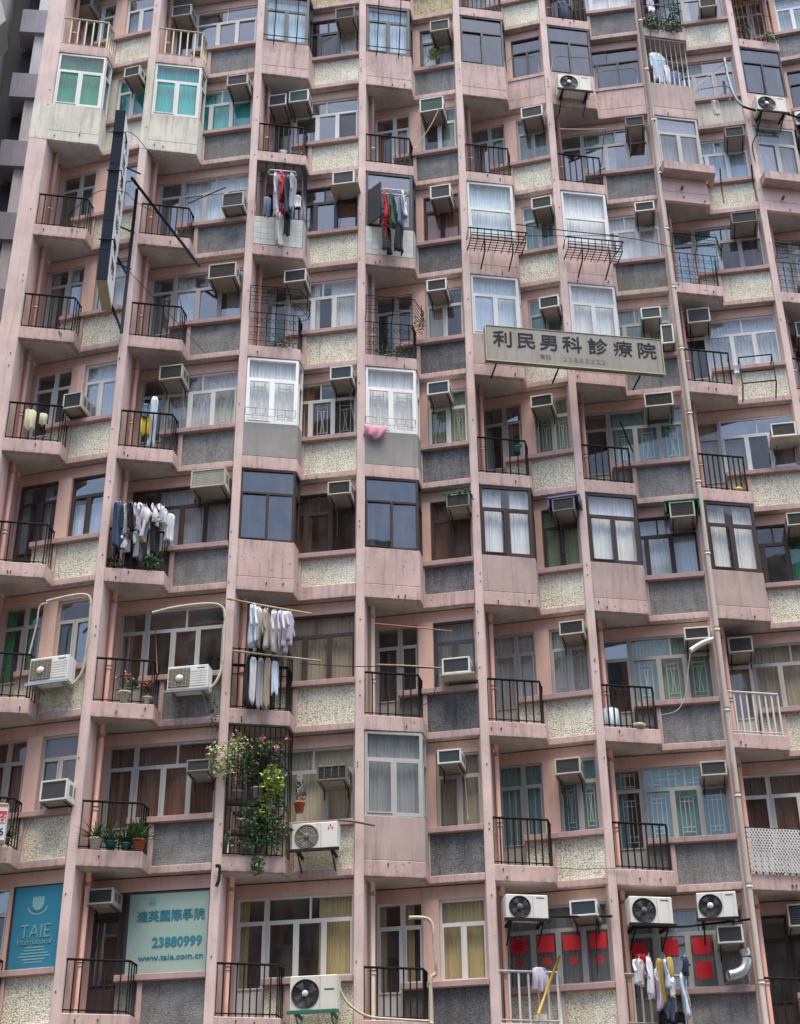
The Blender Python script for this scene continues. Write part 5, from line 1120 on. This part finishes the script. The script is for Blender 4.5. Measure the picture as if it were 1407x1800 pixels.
# clinic sign
SG = empty('clinic_sign', Matrix.Translation((2.48, -.80, 20.28)))
tag(SG, 'long weathered metal clinic sign with dark Chinese characters and brass edge', 'sign')
wS, hS = 3.84, .88
MB().box(0, wS, 0, .15, 0, hS).build('sign_panel', 'sign_metal', SG, bevel=.01)
mb = MB(); mb.box(-.02, wS + .02, -.014, .03, -.03, -.002); mb.box(-.022, -.002, -.014, .17, -.002, hS + .01); mb.box(wS + .002, wS + .022, -.014, .17, -.002, hS + .01); mb.box(-.002, wS + .002, -.012, .01, hS + .001, hS + .012); mb.build('edge_trim', 'brass', SG)
for q in range(1, 4): MB().box(wS*q/4 - .002, wS*q/4 + .002, -.002, -.0005, .01, hS - .01).build('panel_seam', 'core_grey', SG)
xs = [.36, .86, 1.36, 1.86, 2.42, 2.98, 3.50]
for ch, x in zip('利民男科診療院', xs): text_mesh(ch, .44, Matrix.Translation((x, -.006, .53)), 'character', 'ink', SG, bold=.0 if ch in '療' else .0055)
text_mesh('電話', .13, Matrix.Translation((1.26, -.003, .17)), 'lettering', 'faded', SG, ext=.001)
text_mesh('23853222', .16, Matrix.Translation((2.1, -.003, .155)), 'lettering', 'faded', SG, sx=1.5, ext=.001)
mb = MB()
for x in (.25, 1.6, 3.4):
    for z in (.8, .1): MB().tube([(x, .15, z), (x, .82, z)], .02, 5).build('bracket', 'iron', SG)
# upright projecting sign at left
VS = empty('projecting_sign', Matrix.Translation((-5.66, -1.12, 21.22)) @ Matrix.Rotation(R(-5), 4, 'Z'))
tag(VS, 'tall narrow projecting sign with slate edge and white lettered side at left', 'sign')
hV = 4.72
MB().box(.02, .212, .02, .98, .02, hV - .02).build('sign_box', 'signwhite', VS)
MB().box(.0, .215, 0.0, 1.0, -.01, .018).build('base_plate', 'sign_beige', VS)
for q in range(6): MB().box(-.006, .216, -.012, .018, hV*q/6 + .008, hV*(q+1)/6 - .006).build('edge_panel', 'slate', VS)

for q, z in enumerate([4.15, 3.58, 3.0, 2.42, 1.84, 1.26, .68]):
    text_mesh('利民男科診療院'[q], .42, Matrix.Translation((.2135, .50, z)) @ Matrix.Rotation(R(90), 4, 'Z'), 'character', 'frame_d', VS, bold=.004)
mb = MB()
for z in (4.05, 2.95, 1.05): mb.tube([(-.05, -.03, z), (.26, -.03, z), (.26, .3, z)], .016, 5)
mb.tube([(.45, 1.02, .0 - .55), (.47, 1.04, 3.4)], .035, 6); mb.tube([(.2, .95, .1), (.45, 1.04, -.5)], .03, 5); mb.tube([(.2, .95, 1.4), (.45, 1.04, 1.0)], .03, 5)
for z in (3.9, 2.2, 1.2): mb.tube([(.2, .9, z), (.5, 1.1, z)], .02, 5)
mb.build('mounting_post', 'slate', VS)
# school signs in the lowest storey
f0 = WP[0]; M = WM(0, -1); TX0 = 1.237
T1 = empty('blue_school_poster', M @ Matrix.Translation((TX0, .17, 1.034))); tag(T1, 'blue school window sign with pale shield crest and lettering, bottom left', 'sign')
wT, hT = f0.L - .02 - TX0, 1.466
MB().box(.04, wT - .04, 0, .03, .04, hT - .02).build('sign_face', 'taieblue', T1)
mb = MB(); mb.box(0, .038, -.01, .05, 0, hT); mb.box(wT - .038, wT, -.01, .05, 0, hT); mb.box(.038, wT - .038, -.01, .05, 0, .038); mb.box(.038, wT - .038, -.01, .05, hT - .018, hT); mb.build('frame', 'frame_d', T1)
def crest(T, cx, cz, s, mat, m2, y=-.004):
    def poly(pts, name, mt, yy): m_ = MB(); m_.add([(cx + a*s, yy, cz + b*s) for a, b in pts], [tuple(range(len(pts)))]); return m_.build(name, mt, T)
    poly([(-.30, -.05), (-.34, .42), (-.22, .50), (-.1, .46), (0, .49), (.1, .46), (.22, .50), (.34, .42), (.30, -.05), (.18, -.22), (0, -.30), (-.18, -.22)], 'crest_shield', mat, y)
    ring = []
    for q in range(13): a = math.pi*(1.02 + q/12*.96); ring.append((.36*math.cos(a), .30*math.sin(a) + .02))
    out = [(x*1.55, z*1.42 - .06) for x, z in ring]; m_ = MB()
    out2 = [(x*1.30, z*1.22 - .03) for x, z in ring]; 
    for q in range(12): m_.add([(cx + p[0]*s, y - .001, cz + p[1]*s) for p in (out2[q], out2[q+1], out[q+1], out[q])], [(0, 1, 2, 3)])
    m_.build('crest_wreath', mat, T)
    m_ = MB()
    for q in range(12): m_.add([(cx + p[0]*s*k_, y - .002, cz + (p[1]*s*k_)) for p, k_ in ((ring[q], .95), (ring[q+1], .95), (ring[q+1], .72), (ring[q], .72))], [(0, 1, 2, 3)])
    m_.build('crest_band', m2, T)
crest(T1, wT*.5, 1.10, .34, 'taieprint', 'taieblue')
text_mesh('TAIE', .34, Matrix.Translation((wT*.5, -.006, .66)), 'lettering', 'taieprint', T1, bold=-.002, sx=.84)
text_mesh('International', .135, Matrix.Translation((wT*.5, -.006, .49)), 'lettering', 'taieprint', T1, sx=.95)
for z, w_ in ((.39, .34), (.34, .40), (.29, .52), (.24, .60), (.19, .42), (.14, .34)): MB().box(wT*.52 - w_/2, wT*.52 + w_/2, -.004, -.001, z, z + .022).build('print_line', 'taieprint', T1)
T2 = empty('pale_school_panel', WM(1, -1) @ Matrix.Translation((.93, .17, 1.04))); tag(T2, 'pale green school window panel with phone number and web address', 'sign')
wT = WP[1].L - .02 - .93; hT = 1.44
MB().box(0.03, wT - .03, 0, .03, .03, hT - .03).build('sign_face', 'taiepale', T2)
mb = MB(); mb.box(-.03, .028, -.005, .05, 0, hT); mb.box(wT - .028, wT, -.005, .05, 0, hT); mb.box(.028, wT - .028, -.005, .05, 0, .028); mb.box(.028, wT - .028, -.005, .05, hT - .028, hT); mb.build('frame', 'frame_k', T2)
crest(T2, .44, 1.27, .15, 'taieprint', 'taietext')
text_mesh('達英國際學院', .205, Matrix.Translation((wT*.53, -.004, 1.0)), 'lettering', 'taietext', T2, bold=.004)
text_mesh('23880999', .235, Matrix.Translation((wT*.625, -.004, .55)), 'lettering', 'taietext', T2, bold=.006, sx=.95)
text_mesh('www.taie.com.cn', .145, Matrix.Translation((wT*.56, -.004, .30)), 'lettering', 'taietext', T2, bold=.002, sx=1.14)
# lightbox at the left edge
LB = empty('hanging_lightbox', Matrix.Translation(LBP)); tag(LB, 'sliver of a white lightbox sign with red character at the left edge', 'sign')
MB().box(-.50, .10, -.1, .1, 0, .66).build('box', 'plastic_white', LB, bevel=.01)
text_mesh('招', .22, Matrix.Translation((-.01, -.103, .40)), 'character', 'red', LB, bold=.01); text_mesh('6', .2, Matrix.Translation((.03, -.103, .15)), 'character', 'ink', LB)
MB().box(-.50, .10, -.104, -.1005, .60, .65).build('stripe', 'orange', LB)
# red posters
for (i, a, z, w_, h_, ch, lab) in POSTERS:
    P_ = empty('red_poster', WM(i, -1) @ Matrix.Translation((a, .165, z))); tag(P_, lab, 'poster', 'red paper posters on the windows')
    m_ = MB(); m_.add([(-w_/2, 0, 0), (w_/2, 0, 0), (w_/2, 0, h_), (-w_/2, 0, h_)], [(0, 1, 2, 3)])
    if len(ch) < 2:
        m_.build('sheet', 'red', P_)
        if ch: text_mesh(ch, h_*.8, Matrix.Translation((0, -.004, h_*.5)), 'character', 'redchar', P_, ext=.001, bold=.002)
    else: text_mesh(ch, h_*1.0, Matrix.Translation((0, -.004, h_*.5)), 'numerals', 'red', P_, ext=.002, bold=.007)
# dropped details: fixings and holes in the beams
rr = random.Random(99); mb = MB()
for k in range(-1, 9):
    for i in range(8):
        for _ in range(rr.choice((0, 1, 2, 2))):
            x = S[i] + rr.uniform(.05, 1.0); z = zk(k) + rr.uniform(.06, .24); mb.box(x - .012, x + .012, -.01, .03, z - .014, z + .012)
        x = S[i] - rr.uniform(.04, .13)
        for _ in range(rr.choice((1, 2, 3))): z = zk(k) + rr.uniform(.1, 2.6); mb.box(x - .010, x + .010, -.012, .01, z - .012, z + .012)
o = bpart(mb, 'wall_fixings', 'frame_d'); o['kind'] = 'stuff'
# pink cloth over the concrete parapet, and other draped bits
CL = MB(); nx = 10; vs = []; fs = []
for j in range(7):
    for q in range(nx + 1): u = q/nx; v = j/6; vs.append((-.02 + .44*u + .02*math.sin(v*5), -.035 - .03*math.sin(v*3.0) - .022*math.sin(u*14 + v*3), -.30*v*(1 - .18*math.sin(u*8)) ))
for j in range(6):
    for q in range(nx): b = j*(nx+1) + q; fs.append((b, b+1, b+nx+2, b+nx+1))
CL.add(vs, fs, True); o = thing_mesh(FM(3, 3) @ Matrix.Translation((.0, -.01, 1.20)), CL, 'pink_cloth', 'gar_pink', 'pink cloth draped below the bright white bay window', 'cloth'); o.modifiers.new('t', 'SOLIDIFY').thickness = .012
# white sheet on the top right cage
CL = MB(); vs = []; fs = []
for j in range(9):
    for q in range(15): u = q/14; v = j/8; vs.append((1.12*u, -.06 - .04*math.sin(u*11 + v*2) - .02*math.sin(v*7), -1.1*v))
for j in range(8):
    for q in range(14): b = j*15 + q; fs.append((b, b+1, b+16, b+15))
CL.add(vs, fs, True); thing_mesh(FM(7, 8) @ Matrix.Translation((.0, .0, 2.9)), CL, 'plastic_sheet', 'gar_white', 'crumpled white sheet tied over the cage at the top right', 'sheet')
